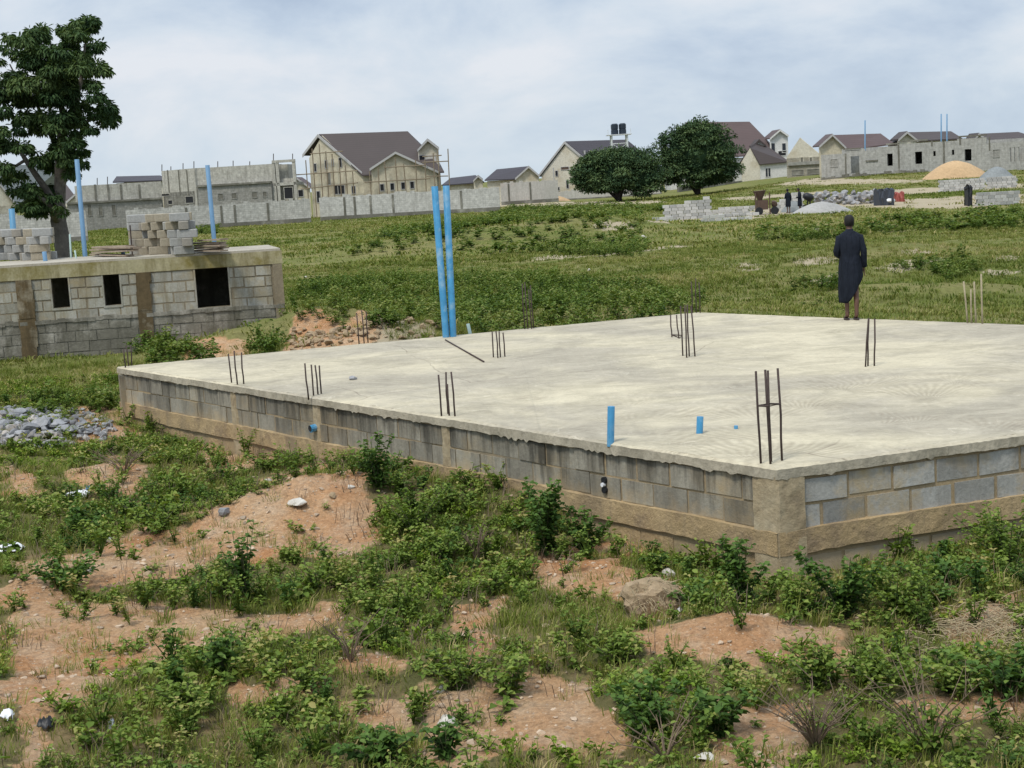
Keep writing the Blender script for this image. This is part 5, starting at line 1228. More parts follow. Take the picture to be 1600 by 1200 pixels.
def round_tree(px, pytop, pybase, half, Y, label, trunk, seed, lobes):
    b = at(px, pybase, Y); b.z = Tz(b.x, Y); t = thing('tree', tuple(b), label, 'tree'); P = lambda x, y, dy=0: at(x, y, Y+dy); sc = F/Y
    m = MB()
    for pts, rad in trunk: m.tube([P(*p) for p in pts], rad, 8)
    obj('trunk', m, M['bark_d'], t, True)
    r = random.Random(seed); out = []
    for (x, y, rx, ry) in lobes:
        n = 70
        for k in range(n):
            d = Vector((r.gauss(0, 1), r.gauss(0, 1), r.gauss(0, 1))).normalized(); q = r.uniform(.68, 1.1)
            c = P(x, y); out.append(((c.x+d.x*rx/sc*q, c.y+d.y*(rx*.85)/sc*q, c.z+d.z*ry/sc*q), r.uniform(.45, 1.15)))
    V, Q, tn = crown_leaves(out, 120, .36, .17, .35, seed, 1.0, .35)
    npmesh('crown', V, Q, tn, M['mango'], t)
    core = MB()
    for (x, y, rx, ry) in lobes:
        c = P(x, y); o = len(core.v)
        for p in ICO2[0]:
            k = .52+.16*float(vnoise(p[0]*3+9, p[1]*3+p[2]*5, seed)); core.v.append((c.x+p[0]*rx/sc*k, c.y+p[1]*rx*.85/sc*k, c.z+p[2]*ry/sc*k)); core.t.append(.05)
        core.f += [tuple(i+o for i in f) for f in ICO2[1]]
    obj('sky_blocking_core', core, M['mango'], t)  # dark opaque blob added inside the crown to block the sky
round_tree(965, 232, 316, 60, 200, 'wide dark round crowned tree, smaller and left one of the pair beyond the field', [([(968, 318), (967, 308), (962, 300), (952, 288)], [.42, .38, .3, .2]), ([(967, 310), (970, 300), (977, 286)], [.38, .32, .2]), ([(966, 312), (956, 303), (945, 293)], [.26, .2, .15])], 3,
           [(962, 268, 52, 31), (930, 275, 31, 25), (1000, 279, 40, 25), (985, 253, 36, 20), (950, 250, 36, 17), (918, 275, 19, 17), (962, 285, 40, 17)])
round_tree(1087, 193, 308, 64, 205, 'large dark dense round tree, right and taller one of the pair beyond the field', [([(1091, 310), (1090, 300), (1091, 288), (1094, 275)], [.45, .4, .38, .3]), ([(1090, 303), (1082, 292), (1074, 278)], [.3, .24, .18])], 9,
           [(1090, 245, 56, 50), (1066, 232, 34, 32), (1113, 240, 38, 42), (1090, 214, 38, 24), (1056, 262, 30, 26), (1122, 262, 30, 24), (1090, 268, 44, 24)])
# ================================================================ VEGETATION
def herb(n, h, rad, ln, wd, seed, up=.4, stems=5, dry=False):
    """prototype weed: leaves around a few rising stems"""
    r = np.random.default_rng(seed); a = r.uniform(0, 6.283, stems); tilt = r.uniform(.1, 1, stems)*rad
    k = r.integers(0, stems, n); tt = r.uniform(.06, 1, n)**.75
    hh = h*r.uniform(.6, 1.0, stems)
    C = np.stack([np.cos(a[k])*tilt[k]*tt**1.2, np.sin(a[k])*tilt[k]*tt**1.2, hh[k]*tt], 1)+r.normal(size=(n, 3))*rad*.06
    th = r.uniform(0, 6.283, n); D = unit(np.stack([np.cos(th), np.sin(th), r.uniform(up-.6, up+.3, n)], 1)); Nn = unit(np.array([0, 0, 1.])+r.normal(size=(n, 3))*.3); Nn = unit(Nn-D*np.sum(Nn*D, 1, keepdims=True))
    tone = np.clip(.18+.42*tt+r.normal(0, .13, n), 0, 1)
    V, Q, T_ = leafquads(C, D, Nn, ln*r.uniform(.6, 1.25, n)*(1.15-.4*tt), wd*r.uniform(.7, 1.2, n), tone)
    # stems as thin crossed strips
    SV = []; SQ = []; st = []
    for i in range(stems):
        top = np.array([math.cos(a[i])*tilt[i], math.sin(a[i])*tilt[i], hh[i]]); mid = top*np.array([.42, .42, .5]); w = .0045 if not dry else .004
        for s in (np.array([w, 0, 0]), np.array([0, w, 0])):
            o = len(SV); SV += [-s, s, mid+s, mid-s, top+s*.4, top-s*.4]; SQ += [[o, o+1, o+2, o+3], [o+3, o+2, o+4, o+5]]; st += [.2]*6
    return V, Q, T_, np.array(SV, float), np.array(SQ), np.array(st)
def allp(h): 
    V, Q, t_, SV, SQ, st = h; return np.concatenate([V, SV]), np.concatenate([Q, SQ+len(V)]), np.concatenate([t_, st])
def tuft(n, h, rad, w, seed, lean=.5):
    r = np.random.default_rng(seed); a = r.uniform(0, 6.283, n); rr = rad*np.sqrt(r.uniform(0, 1, n)); hh = h*r.uniform(.5, 1.1, n)
    B = np.stack([np.cos(a)*rr, np.sin(a)*rr, np.zeros(n)-.01], 1); th = a+r.normal(0, .8, n); ld = np.stack([np.cos(th), np.sin(th), np.zeros(n)], 1); le = lean*r.uniform(.2, 1, n)[:, None]
    S = np.stack([-np.sin(th+.6), np.cos(th+.6), np.zeros(n)], 1)*w
    Mi = B+ld*le*hh[:, None]*.35+np.array([0, 0, 1])*hh[:, None]*.6; Tp = B+ld*le*hh[:, None]+np.array([0, 0, 1])*hh[:, None]*(1-.35*le)
    V = np.stack([B-S, B+S, Mi+S*.8, Mi-S*.8, Tp+S*.15, Tp-S*.15], 1).reshape(-1, 3); i = np.arange(n)*6
    Q = np.concatenate([np.stack([i, i+1, i+2, i+3], 1), np.stack([i+3, i+2, i+4, i+5], 1)]); tone = np.repeat(np.clip(r.normal(.45, .2, n), 0, 1), 6); return V, Q, tone
def scatter(name, protos, P, scale, hscale, tone, mat, seed, label=None):
    r = np.random.default_rng(seed); n = len(P); which = r.integers(0, len(protos), n); rot = r.uniform(0, 6.283, n); Vs = []; Qs = []; Ts = []; o = 0
    tx, ty = r.normal(0, .12, n), r.normal(0, .12, n)
    for k, (pv, pq, pt) in enumerate(protos):
        idx = np.where(which == k)[0]
        if not len(idx): continue
        c, s = np.cos(rot[idx])[:, None], np.sin(rot[idx])[:, None]; sc = scale[idx][:, None]; hz = hscale[idx][:, None]
        x = (pv[None, :, 0]*c-pv[None, :, 1]*s)*sc; y = (pv[None, :, 0]*s+pv[None, :, 1]*c)*sc; z = pv[None, :, 2]*hz
        V = np.stack([x+z*tx[idx][:, None]+P[idx, 0][:, None], y+z*ty[idx][:, None]+P[idx, 1][:, None], z+P[idx, 2][:, None]], -1).reshape(-1, 3)
        m = len(pv); Q = (pq[None]+(np.arange(len(idx))*m)[:, None, None]).reshape(-1, 4)+o; Ts.append((pt[None]+tone[idx][:, None]).ravel()); Vs.append(V); Qs.append(Q); o += len(V)
    ob = npmesh(name, np.concatenate(Vs), np.concatenate(Qs), np.clip(np.concatenate(Ts), 0, 1), mat); tag(ob, kind='stuff'); 
    if label: ob['label'] = label
    return ob
SP = np.array([(p.x, p.y) for p in SLABPOLY])
def inworld(x, y, poly, grow=0):
    c = np.mean(poly, 0); pl = [(c[0]+(p[0]-c[0])*(1+grow), c[1]+(p[1]-c[1])*(1+grow)) for p in poly]; return inpoly(x, y, pl)
bc = [FB.p(0, 0), FB.p(FB.len, 0)]; BP = np.array([(bc[0].x, bc[0].y), (bc[1].x, bc[1].y), (bc[1].x+SIDE.x*3, bc[1].y+SIDE.y*3), (bc[0].x+SIDE.x*3, bc[0].y+SIDE.y*3)])
def sample(n, y0, y1, seed, wide=.58, power=1.0):
    """points spread over the ground wedge; power>1 thins them with distance"""
    n = int(n*1.45); r = np.random.default_rng(seed); u = r.uniform(0, 1, n)
    if power == 1: y = np.sqrt(y0*y0+u*(y1*y1-y0*y0))
    else: y = y0*(y1/y0)**u
    x = r.uniform(-wide, wide, n)*y; ok = ~inworld(x, y, SP, .012) & ~inworld(x, y, BP, .0)
    x, y = x[ok], y[ok]; return x, y, T(x, y)
# dense growth, outlined where it stands in the foreground
LUSH = [[(215, 650), (340, 705), (430, 690), (560, 720), (700, 765), (800, 775), (930, 830), (930, 865), (780, 815), (640, 800), (560, 745), (430, 745), (230, 695)], [(1040, 880), (1120, 870), (1140, 900), (1260, 930), (1400, 900), (1500, 850), (1600, 800), (1600, 915), (1480, 950), (1300, 990), (1200, 985), (1060, 965)],
        [(770, 770), (930, 790), (935, 850), (880, 860), (800, 850)], [(550, 690), (620, 690), (640, 760), (620, 790), (560, 760)], [(330, 700), (470, 680), (540, 700), (550, 735), (440, 760), (320, 790), (280, 760)],
        [(60, 770), (200, 730), (330, 770), (330, 800), (200, 850), (80, 850)], [(570, 800), (780, 780), (900, 860), (830, 900), (830, 960), (720, 940), (640, 990), (560, 950), (590, 870)],
        [(940, 1050), (1200, 1060), (1290, 1010), (1600, 1000), (1600, 1110), (1400, 1110), (1280, 1120), (1150, 1140), (960, 1150)], [(640, 1010), (760, 1000), (850, 1010), (860, 1080), (730, 1090), (650, 1060)],
        [(230, 1030), (380, 1000), (500, 1010), (480, 1050), (340, 1080), (250, 1110)], [(40, 870), (160, 860), (400, 890), (430, 950), (200, 950), (70, 930)], [(420, 870), (560, 860), (570, 950), (440, 950)], [(170, 640), (250, 640), (300, 690), (200, 680)], [(180, 680), (330, 690), (330, 720), (210, 720)],
        [(540, 1150), (760, 1130), (780, 1200), (560, 1200)], [(200, 1100), (400, 1090), (430, 1200), (120, 1200)], [(960, 1120), (1080, 1130), (1120, 1200), (960, 1200)], [(0, 870), (60, 870), (60, 890), (0, 890)], [(200, 520), (330, 530), (340, 560), (210, 570)], [(385, 525), (450, 525), (450, 550), (390, 550)],
        [(0, 610), (170, 600), (180, 640), (0, 640)], [(880, 940), (1000, 1000), (980, 1050), (860, 1020)]]
FLUSH = [[(450, 490), (470, 445), (560, 432), (700, 425), (900, 428), (1040, 438), (1100, 455), (1100, 500), (800, 525), (690, 500)], [(540, 395), (620, 350), (760, 338), (800, 322), (1040, 318), (1000, 395), (870, 390), (700, 385)], [(1180, 350), (1340, 350), (1400, 336), (1600, 322), (1600, 348), (1400, 356), (1250, 372), (1180, 368)], [(1000, 355), (1190, 352), (1190, 338), (1010, 342)],
         [(1390, 405), (1500, 400), (1540, 418), (1480, 428)], [(1240, 428), (1310, 424), (1310, 438), (1240, 444)], [(200, 355), (340, 350), (340, 362), (200, 366)]]
def plants():
    U = lambda k, n: np.random.default_rng(k).uniform(0, 1, n)
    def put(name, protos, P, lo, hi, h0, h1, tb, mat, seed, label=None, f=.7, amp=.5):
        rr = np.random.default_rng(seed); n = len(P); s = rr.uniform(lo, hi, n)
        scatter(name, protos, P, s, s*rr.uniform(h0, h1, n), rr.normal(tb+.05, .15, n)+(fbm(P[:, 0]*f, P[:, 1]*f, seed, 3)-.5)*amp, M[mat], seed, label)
    wq = [allp(herb(34, .10, .17, .046, .028, 120+i, .25, 6)) for i in range(6)]
    wp = [allp(herb(58, .26, .18, .056, .032, 100+i, .3, 7)) for i in range(7)]
    wt = [allp(herb(90, .46, .20, .062, .034, 140+i, .3, 8)) for i in range(5)]
    # 1. low creeping weeds near
    x, y, z = sample(15000, 8.2, 30, 1); soil = pmask(x, y, SOIL); lush = pmask(x, y, LUSH, .6, .1); nz = fbm(x*.9, y*.9, 77, 4); r = U(3, len(x))
    P = np.stack([x, y, z], 1)[np.where(soil, r < .05, np.where(lush, r < .44, r < np.clip((nz-.42)*2.2, .03, .45)))]
    put('low_weeds', wq, P, .6, 1.3, .7, 1.3, .03, 'leaf', 4, 'low leafy weeds spread over the bare soil')
    # 2. medium weeds
    x, y, z = sample(9000, 8.2, 30, 11); soil = pmask(x, y, SOIL); lush = pmask(x, y, LUSH, .5, .25); nz = fbm(x*.8, y*.8, 78, 4); r = U(13, len(x))
    P = np.stack([x, y, z], 1)[np.where(soil, r < .008, np.where(lush, r < .35, r < np.clip((nz-.54)*1.5, .01, .2)))]; half = U(14, len(P)) < .78
    put('leafy_weeds', wp, P[half], .6, 1.2, .7, 1.25, .04, 'leaf', 15); put('dark_weeds', wp, P[~half], .6, 1.2, .7, 1.25, .04, 'leaf_d', 16)
    # 3. tall weeds in the dense stands
    x, y, z = sample(3600, 8.2, 30, 21); lush = pmask(x, y, LUSH, .4, .4); r = U(23, len(x)); P = np.stack([x, y, z], 1)[lush & (r < .22)]
    put('tall_weeds', wt, P, .6, 1.1, .55, 1.05, .05, 'leaf', 25)
    # yellow-green patches
    x, y, z = sample(6000, 8.2, 30, 31); nz = fbm(x*.55, y*.55, 91, 3); soil = pmask(x, y, SOIL); P = np.stack([x, y, z], 1)[(nz > .58) & ~soil]
    put('yellow_green_weeds', wq, P, .5, 1.1, .8, 1.6, .05, 'leaf_y', 35)
    dp = [tuft(9, .24, .10, .0028, 300+i, .9) for i in range(5)]
    x, y, z = sample(9000, 8.2, 30, 131); lush = pmask(x, y, LUSH, .6, .1); nz = fbm(x*.7, y*.7, 36, 4); r = U(133, len(x)); P = np.stack([x, y, z], 1)[(r < np.where(lush, .3, .12)) & (nz > .42)]
    put('dry_weed_stems', dp, P, .7, 1.3, .5, 1.3, .0, 'twig', 134, 'dead brown weed stems among the green weeds')
    wb = [allp(herb(22, .20, .22, .105, .075, 310+i, .15, 5)) for i in range(4)]
    x, y, z = sample(1500, 8.2, 26, 141); soil = pmask(x, y, SOIL); r = U(143, len(x)); nz = fbm(x*.6, y*.6, 38, 3); P = np.stack([x, y, z], 1)[(~soil) & (nz > .52) & (r < .5)]
    put('broad_leafed_weeds', wb, P, .6, 1.1, .6, 1.3, .06, 'leaf', 144)
    # 4. grass near
    gp = [tuft(18, .13, .09, .0030, 200+i, .8) for i in range(6)]
    x, y, z = sample(62000, 8.2, 32, 41); soil = pmask(x, y, SOIL); nz = fbm(x*1.1, y*1.1, 60, 4); r = U(43, len(x)); P = np.stack([x, y, z], 1)[np.where(soil, r < .02+.12*(nz > .58), r < np.clip((nz-.22)*1.7, .15, .9))]
    put('grass', gp, P, .6, 1.3, .5, 1.2, .05, 'grass', 45, 'short green and straw coloured grass', .5, .8)
    # 5. field grass
    fp = [tuft(14, .13, .16, .008, 220+i, .8) for i in range(5)]
    x, y, z = sample(60000, 28, 75, 51); soil = pmask(x, y, SOIL+PALE); nz = fbm(x*.35, y*.5, 61, 4); r = U(53, len(x)); P = np.stack([x, y, z], 1)[np.where(soil, r < .08, r < np.clip((nz-.25)*1.9, .15, .95))]
    put('field_grass', fp, P, .8, 1.7, .4, 1.0, .03, 'field', 55, 'green grass covering the open field', .2, 1.0)
    fp2 = [tuft(12, .22, .5, .03, 240+i, .9) for i in range(5)]
    x, y, z = sample(42000, 70, 215, 61); soil = pmask(x, y, SOIL+PALE); nz = fbm(x*.12, y*.16, 62, 4); r = U(63, len(x)); P = np.stack([x, y, z], 1)[np.where(soil, r < .03, r < np.clip((nz-.2)*1.9, .2, .95))]
    put('far_grass', fp2, P, .8, 1.6, .4, .9, .03, 'field', 65, None, .07, 1.0)
    # 6. field weeds in bands and patches
    bp = [allp(herb(44, .45, .36, .11, .065, 160+i, .25, 6)) for i in range(6)]
    x, y, z = sample(16000, 26, 75, 71); lush = pmask(x, y, FLUSH+LUSH, .5, .45); soil = pmask(x, y, SOIL+PALE); nz = fbm(x*.28, y*.35, 66, 4); r = U(73, len(x)); k = np.where(lush, r < .72, (~soil) & (r < np.clip((nz-.62)*1.1, .0, .12))); P = np.stack([x, y, z], 1)[k]; L_ = lush[k]
    put('field_weeds', bp, P[L_], .6, 1.2, .55, 1.2, .04, 'fieldw', 74, 'leafy weeds growing in the field behind the slab', .3, .8); put('sparse_field_weeds', bp, P[~L_], .4, .8, .2, .5, .08, 'fieldw', 75, None, .3, .8)
    bq = [allp(herb(34, .8, .75, .28, .17, 180+i, .25, 5)) for i in range(6)]
    x, y, z = sample(16000, 72, 200, 81); lush = pmask(x, y, FLUSH, .5, .6); soil = pmask(x, y, SOIL+PALE); pile = pmask(x, y, [[(1005, 333), (1270, 322), (1270, 340), (1190, 347), (1190, 362), (1005, 372)]], 0); nz = fbm(x*.09, y*.12, 67, 4); r = U(83, len(x)); k = np.where(lush, r < .75, (~soil) & (r < np.clip((nz-.58)*1.2, .0, .2)) & (y < 160)) & ~pile; P = np.stack([x, y, z], 1)[k]; L_ = lush[k]
    put('far_weeds', bq, P[L_], .5, 1.1, .4, .95, .04, 'fieldw', 84, None, .12, .8); put('sparse_far_weeds', bq, P[~L_], .5, .9, .25, .45, .08, 'fieldw', 85, None, .12, .8)
    # 7. stones and pebbles on the soil
    m = MB(); r = random.Random(12); x, y, z = sample(22000, 8.2, 26, 91); soil = pmask(x, y, SOIL)
    for i in range(len(x)):
        if (soil[i] and r.random() < .65) or r.random() < .10:
            s = min(.06, .0075*math.exp(abs(r.gauss(0, .85)))); c = Vector((x[i], y[i], z[i]+s*.25)); t_ = r.uniform(.2, 1); k = r.uniform(0, 6.28)
            if s > .018: m.rock(Vector((x[i], y[i], z[i]+s*.15)), min(s, .04)*.9, .6, t_, i); continue
            pts = [c+Vector((math.cos(k+a)*s*r.uniform(.7, 1.3), math.sin(k+a)*s*r.uniform(.7, 1.3), -s*.3)) for a in (0, 1.3, 2.6, 3.9, 5.1)]+[c+Vector((r.uniform(-.3, .3)*s, r.uniform(-.3, .3)*s, s*.6)), c+Vector((r.uniform(-.5, .5)*s, r.uniform(-.5, .5)*s, s*.5))]
            m.add(pts, [(0, 1, 5), (1, 2, 5), (2, 6, 5), (2, 3, 6), (3, 4, 6), (4, 0, 5), (4, 5, 6)], t_)
    tag(obj('pebbles', m, M['peb']), 'small stones scattered over the bare soil', kind='stuff')
plants()
# ---- single shrubs one can tell apart
def shrub(px, py, h, rad, nl, label, ln=.085, wd=.05, mat='leaf', stems=7, seed=0, up=.25, name='weed_bush', dryst=False, cat='bush'):
    p = hit(px, py); t = thing(name, tuple(p), label, cat)
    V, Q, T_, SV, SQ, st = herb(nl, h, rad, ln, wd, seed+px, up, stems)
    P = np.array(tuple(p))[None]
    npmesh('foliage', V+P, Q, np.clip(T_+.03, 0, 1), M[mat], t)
    m = MB(); r = random.Random(seed+px)
    for i in range(stems):
        a = st is None
        tp = SV[i*12+4]; md = SV[i*12+2]; m.tube([p-Vector((0, 0, .03)), p+Vector(md), p+Vector(tp)], [.007, .005, .002], 5)
    obj('stems', m, M['twig' if dryst else 'stem'], t)
    return t
SH = [(1160, 955, .85, .34, 380, 'leafy bush climbing the left side of the tan corner post of the slab', 'leaf_d'), (1245, 960, .48, .36, 260, 'broad leafed bush directly below the slab corner post', 'leaf'), (1320, 965, .75, .38, 360, 'dark broad leafed bush right of the slab corner post', 'leaf_d'),
      (1400, 955, .50, .42, 280, 'dense green bush before the lower grey blocks of the right slab wall', 'leaf'), (1470, 925, .42, .4, 240, 'spreading bush farther along the right slab wall', 'leaf_d'), (1575, 890, .9, .5, 420, 'big leafy bush covering the right slab wall at the picture edge', 'leaf'),
      (1070, 955, .36, .3, 170, 'small broad leafed bush beside the pale earth clod', 'leaf_d'), (1021, 890, .17, .12, 46, 'tiny lone plant at the foot of the tan wall', 'leaf_d'), (855, 868, 1.05, .5, 620, 'large dark round leafed bush against the slab wall below the black pipe holes', 'leaf_d'), (915, 868, .75, .3, 260, 'dark bush at the left end of the exposed tan foundation', 'leaf_d'),
      (592, 768, .95, .32, 330, 'tall dark bush against the slab wall right of the dirt mound', 'leaf_d'), (650, 840, .85, .42, 380, 'upright green weed clump right of the dirt mound', 'leaf'), (690, 880, .55, .45, 300, 'bright green bush in the middle between dirt mound and orange soil', 'leaf'), (500, 700, .42, .3, 170, 'bush below the blue pipe end in the slab wall', 'leaf_d'),
      (420, 735, .40, .5, 260, 'wide bush along the slab wall above the dirt mound', 'leaf'), (250, 830, .46, .6, 360, 'wide bright green thicket left above the dirt slope', 'leaf'), (130, 830, .42, .5, 280, 'dark green thicket below the white litter', 'leaf_d'), (100, 920, .42, .46, 260, 'olive bush on the left below the soil path', 'leaf_d'),
      (385, 940, 1.0, .24, 190, 'tall single weed standing in front of the dirt mound', 'leaf_d'), (355, 940, .46, .3, 180, 'green bush at the left of the tall single weed', 'leaf'), (490, 930, .40, .28, 150, 'small bush at the foot of the dirt mound, right of the tall weed', 'leaf'),
      (770, 930, .36, .3, 150, 'bush above the narrow soil strip in the foreground centre', 'leaf'), (720, 1075, .40, .36, 240, 'rounded light green bush in the foreground centre left', 'leaf'), (800, 1090, .46, .34, 240, 'rounded bush in the foreground centre beside the lighter one', 'leaf'), (960, 1040, .26, .3, 130, 'low bush left of the orange soil heap', 'leaf'),
      (1010, 1150, .52, .36, 280, 'leafy bush at the bottom between centre and right', 'leaf_d'), (1120, 1150, .46, .3, 220, 'leafy bush below the orange soil heap', 'leaf_d'), (1280, 1075, .5, .36, 260, 'tall fresh green bush right of the orange soil heap', 'leaf'), (1370, 1080, .5, .4, 280, 'dense green bush in the right foreground', 'leaf'), (1480, 1080, .44, .42, 260, 'wide green bush in the right foreground near the straw patch', 'leaf'), (1575, 1090, .5, .36, 240, 'green bush at the right edge of the foreground', 'leaf_d'),
      (290, 1110, .36, .3, 170, 'bright bush in the left foreground beside the soil path', 'leaf'), (345, 1060, .5, .22, 130, 'upright dark weed at the edge of the tan soil in the left foreground', 'leaf_d'), (480, 1080, .28, .24, 110, 'small clump between two bare soil patches in the left foreground', 'leaf'), (600, 1195, .36, .3, 200, 'dark bush at the bottom edge left of centre', 'leaf_d'), (695, 1185, .40, .18, 90, 'dark leafed stalky weed at the bottom edge centre', 'leaf_d'), (215, 655, .36, .4, 170, 'bush at the left end of the slab wall', 'leaf_d'),
      (280, 552, .6, .9, 240, 'green bush in front of the basement building', 'fieldw'), (420, 545, .5, .8, 200, 'green bush at the right corner of the basement building', 'fieldw')]
for i, (px, py, h, rd, nl, lb, mt) in enumerate(SH):
    k = 1.0 if mt != 'fieldw' else 1.6
    shrub(px, py, h*.72*(.6 if k > 1 else 1), rd, int(nl*1.5), lb, .066*k*(1.1 if mt == 'leaf_d' else .95), .046*k if mt == 'leaf_d' else .034*k, mt, seed=300+i, stems=11)
def dryshrub(px, py, h, rad, n, label, leaves=0, seed=0):
    p = hit(px, py); t = thing('dry_shrub', tuple(p), label, 'dry shrub'); m = MB(); r = random.Random(seed)
    for i in range(n):
        a = r.uniform(0, 6.28); q = r.uniform(.4, 1)*rad; tp = p+Vector((math.cos(a)*q, math.sin(a)*q, h*r.uniform(.6, 1))); md = p.lerp(tp, .5)+Vector((-math.cos(a)*q*.12, -math.sin(a)*q*.12, h*.05)); m.tube([p, md, tp], [.008, .005, .002], 5)
        for k in range(3):
            s = md.lerp(tp, r.uniform(0, .8)); m.tube([s, s+Vector((r.uniform(-1, 1), r.uniform(-1, 1), r.uniform(.2, 1)))*h*.3], [.003, .0015], 4)
    obj('twigs', m, M['twig'], t)
    if leaves:
        V, Q, T_, SV, SQ, st = herb(leaves, h, rad, .06, .03, seed, .3, 7); npmesh('foliage', V+np.array(tuple(p))[None], Q, T_, M['leaf'], t)
dryshrub(548, 1035, .42, .32, 9, 'bare leafless twig shrub on the soil in the foreground left of centre', 0, 5)
dryshrub(1275, 1170, .40, .42, 26, 'brown dry twiggy shrub at the bottom right of centre', 30, 6)
dryshrub(1450, 1185, .62, .6, 12, 'sparse shrub with long bare curved stems in the right foreground', 40, 7)
dryshrub(195, 740, .36, .6, 22, 'grey brown dry brush pile on the soil below the rubble heap', 30, 8)
dryshrub(1040, 1190, .3, .45, 12, 'bare stems at the bottom edge under the leafy bushes', 10, 9)
dryshrub(745, 880, .4, .2, 12, 'dry brown stems in front of the dark bush at the slab wall', 10, 10)
# ================================================================ RUBBLE, LITTER
def rubble():
    m = MB(); r = random.Random(9)
    for i in range(620):
        a = r.uniform(0, 6.28); q = math.sqrt(r.random()); px = 60+q*120*math.cos(a); py = 668+q*33*math.sin(a)
        if px > 130: py += (px-130)*.1
        p = hit(px, py); s = r.uniform(.03, .10)*(1.1 if q < .6 else .8); m.rock(p+Vector((0, 0, s*.3+.12*(1-q)*r.random())), s, .75, r.uniform(.1, 1), i)
    tag(obj('rubble_heap', m, M['rock']), 'heap of broken grey stones left of the slab', 'rubble', kind='stuff')
    for i in range(26):
        a = r.uniform(0, 6.28); q = math.sqrt(r.random())*.85; px = 55+q*95*math.cos(a); py = 665+q*26*math.sin(a); p = hit(px, py); s = r.uniform(.10, .17)
        mm = MB(); mm.rock(p+Vector((0, 0, s*.45+.10*(1-q))), s, .65, r.uniform(.45, 1), 900+i, 2); tag(obj('rubble_stone', mm, M['rock']), 'large broken grey stone on the rubble heap left of the slab', 'stone', 'large stones on the rubble heap')
rubble()
m = MB(); r = random.Random(19)
for i in range(420):
    px = r.uniform(455, 690); py = r.uniform(505, 545)-(px-570)*.02; p = hit(px, py); q = r.uniform(.03, .11); m.rock(p+Vector((0, 0, q*.3)), q, .7, r.uniform(.3, 1), 2000+i)
tag(obj('earth_rubble', m, M['rockt']), 'tan earth and rubble clods dumped behind the slab', 'rubble', kind='stuff')
p = hit(1545, 985); m = MB()
for i in range(420):
    c = p+Vector((r.gauss(0, .28), r.gauss(0, .2), 0)); c.z = Tz(c.x, c.y)+r.uniform(0, .05); d = Vector((r.gauss(0, 1), r.gauss(0, 1), r.uniform(-.1, .35))).normalized()*r.uniform(.08, .25); m.tube([c, c+d*.5+Vector((0, 0, .015)), c+d], [.003, .003, .001], 4)
tag(obj('straw_heap', m, M['straw']), 'flattened heap of dry pinkish straw at the right edge of the foreground', 'straw', kind='stuff')
lump('stone', 351, 803, .085, 'dark grey oval stone on the ridge of the dirt mound', 'stone', seed=3, flat=.9)
lump('concrete_lump', 470, 789, .13, 'pale grey flat concrete lump on the dirt mound', 'stone', 'rockw', seed=6, flat=.4)
lump('stone', 520, 780, .06, 'round reddish stone right of the pale lump on the dirt mound', 'stone', 'rockt', seed=8, flat=.8)
lump('stone', 418, 753, .06, 'pale stone at the upper edge of the dirt mound', 'stone', 'rockw', seed=9)
lump('stone', 382, 766, .06, 'white stone in the weeds above the dirt mound', 'stone', 'rockw', seed=10)
lump('stone', 172, 848, .05, 'small white stone at the foot of the dirt slope on the left', 'stone', 'rockw', seed=11, flat=.9)
lump('stone', 548, 762, .06, 'white stone at the right end of the dirt mound', 'stone', 'rockw', seed=12)
lump('concrete_slab_fragment', 700, 1128, .11, 'white broken concrete fragment on the soil at the bottom centre', 'stone', 'rockw', seed=13, flat=.4)
lump('stone', 690, 1080, .06, 'cream stone under the light green bush in the foreground', 'stone', 'rockw', seed=14)
lump('stone', 795, 878, .045, 'cream round stone in the weeds near the dark slab bush', 'stone', 'rockw', seed=15, flat=.9)
p = hit(1020, 950); m = MB(); r = random.Random(3)
for q in ICO2[0]:
    k = .20*(1+.9*(float(fbm(q[0]*2.2+5, q[1]*2.2+q[2]*3, 3, 4))-.5)); m.v.append((p.x+q[0]*k*1.25, p.y+q[1]*k, p.z+.06+max(q[2], -.5)*k*.85)); m.t.append(.6)
m.f = [tuple(f) for f in ICO2[1]]; t = thing('earth_clod', tuple(p), 'big pale fibrous earth clod in front of the tan foundation', 'earth clod'); obj('soil', m, M['rockt'], t)
m = MB()
for i in range(150):
    a = r.uniform(-2.6, .3); e = r.uniform(0, 1.3); c = p+Vector((math.cos(a)*.24*math.cos(e), math.sin(a)*.2*math.cos(e), .05+.19*math.sin(e))); d = Vector((r.uniform(-.5, .5), r.uniform(-.4, .2), r.uniform(-1, .2))).normalized()*r.uniform(.05, .14); m.tube([c, c+d*.5+Vector((0, -.01, .01)), c+d], [.003, .0025, .001], 4)
obj('roots', m, M['straw'], t)
lump('stone', 1048, 898, .07, 'cream stone at the foot of the tan wall beside the earth clod', 'stone', 'rockw', seed=17)
lump('stone', 1098, 1187, .07, 'white stone at the bottom edge right of centre', 'stone', 'rockw', seed=18)
lump('stone', 140, 893, .04, 'small pale stone on the left soil path', 'stone', 'rockw', seed=19)
lump('stone', 20, 730, .05, 'brown stone at the left edge below the rubble heap', 'stone', 'rockt', seed=20)
lump('stone', 232, 897, .07, 'flat tan stone on the dirt slope at the left', 'stone', 'rockt', seed=21, flat=.35)
for i, (px, py, lb) in enumerate(((502, 452, 'white stone in the field grass right of the basement building'), (503, 461, 'white stone just below another in the field grass right of the basement building'), (921, 423, 'white stone in the field above the dark weed band'), (478, 434, 'small white stone in the field beside the basement building corner'), (1276, 362, 'white stone in the field left of the person head'), (1372, 386, 'pale stone in the field right of the person shoulder'), (990, 350, 'pale stone near the weeds below the larger round tree'), (1006, 371, 'pale stone in the weeds under the white block pile'))):
    lump('stone', px, py, .09+.0014*max(0, 440-py), lb, 'stone', 'rockw', seed=40+i, flat=.6)
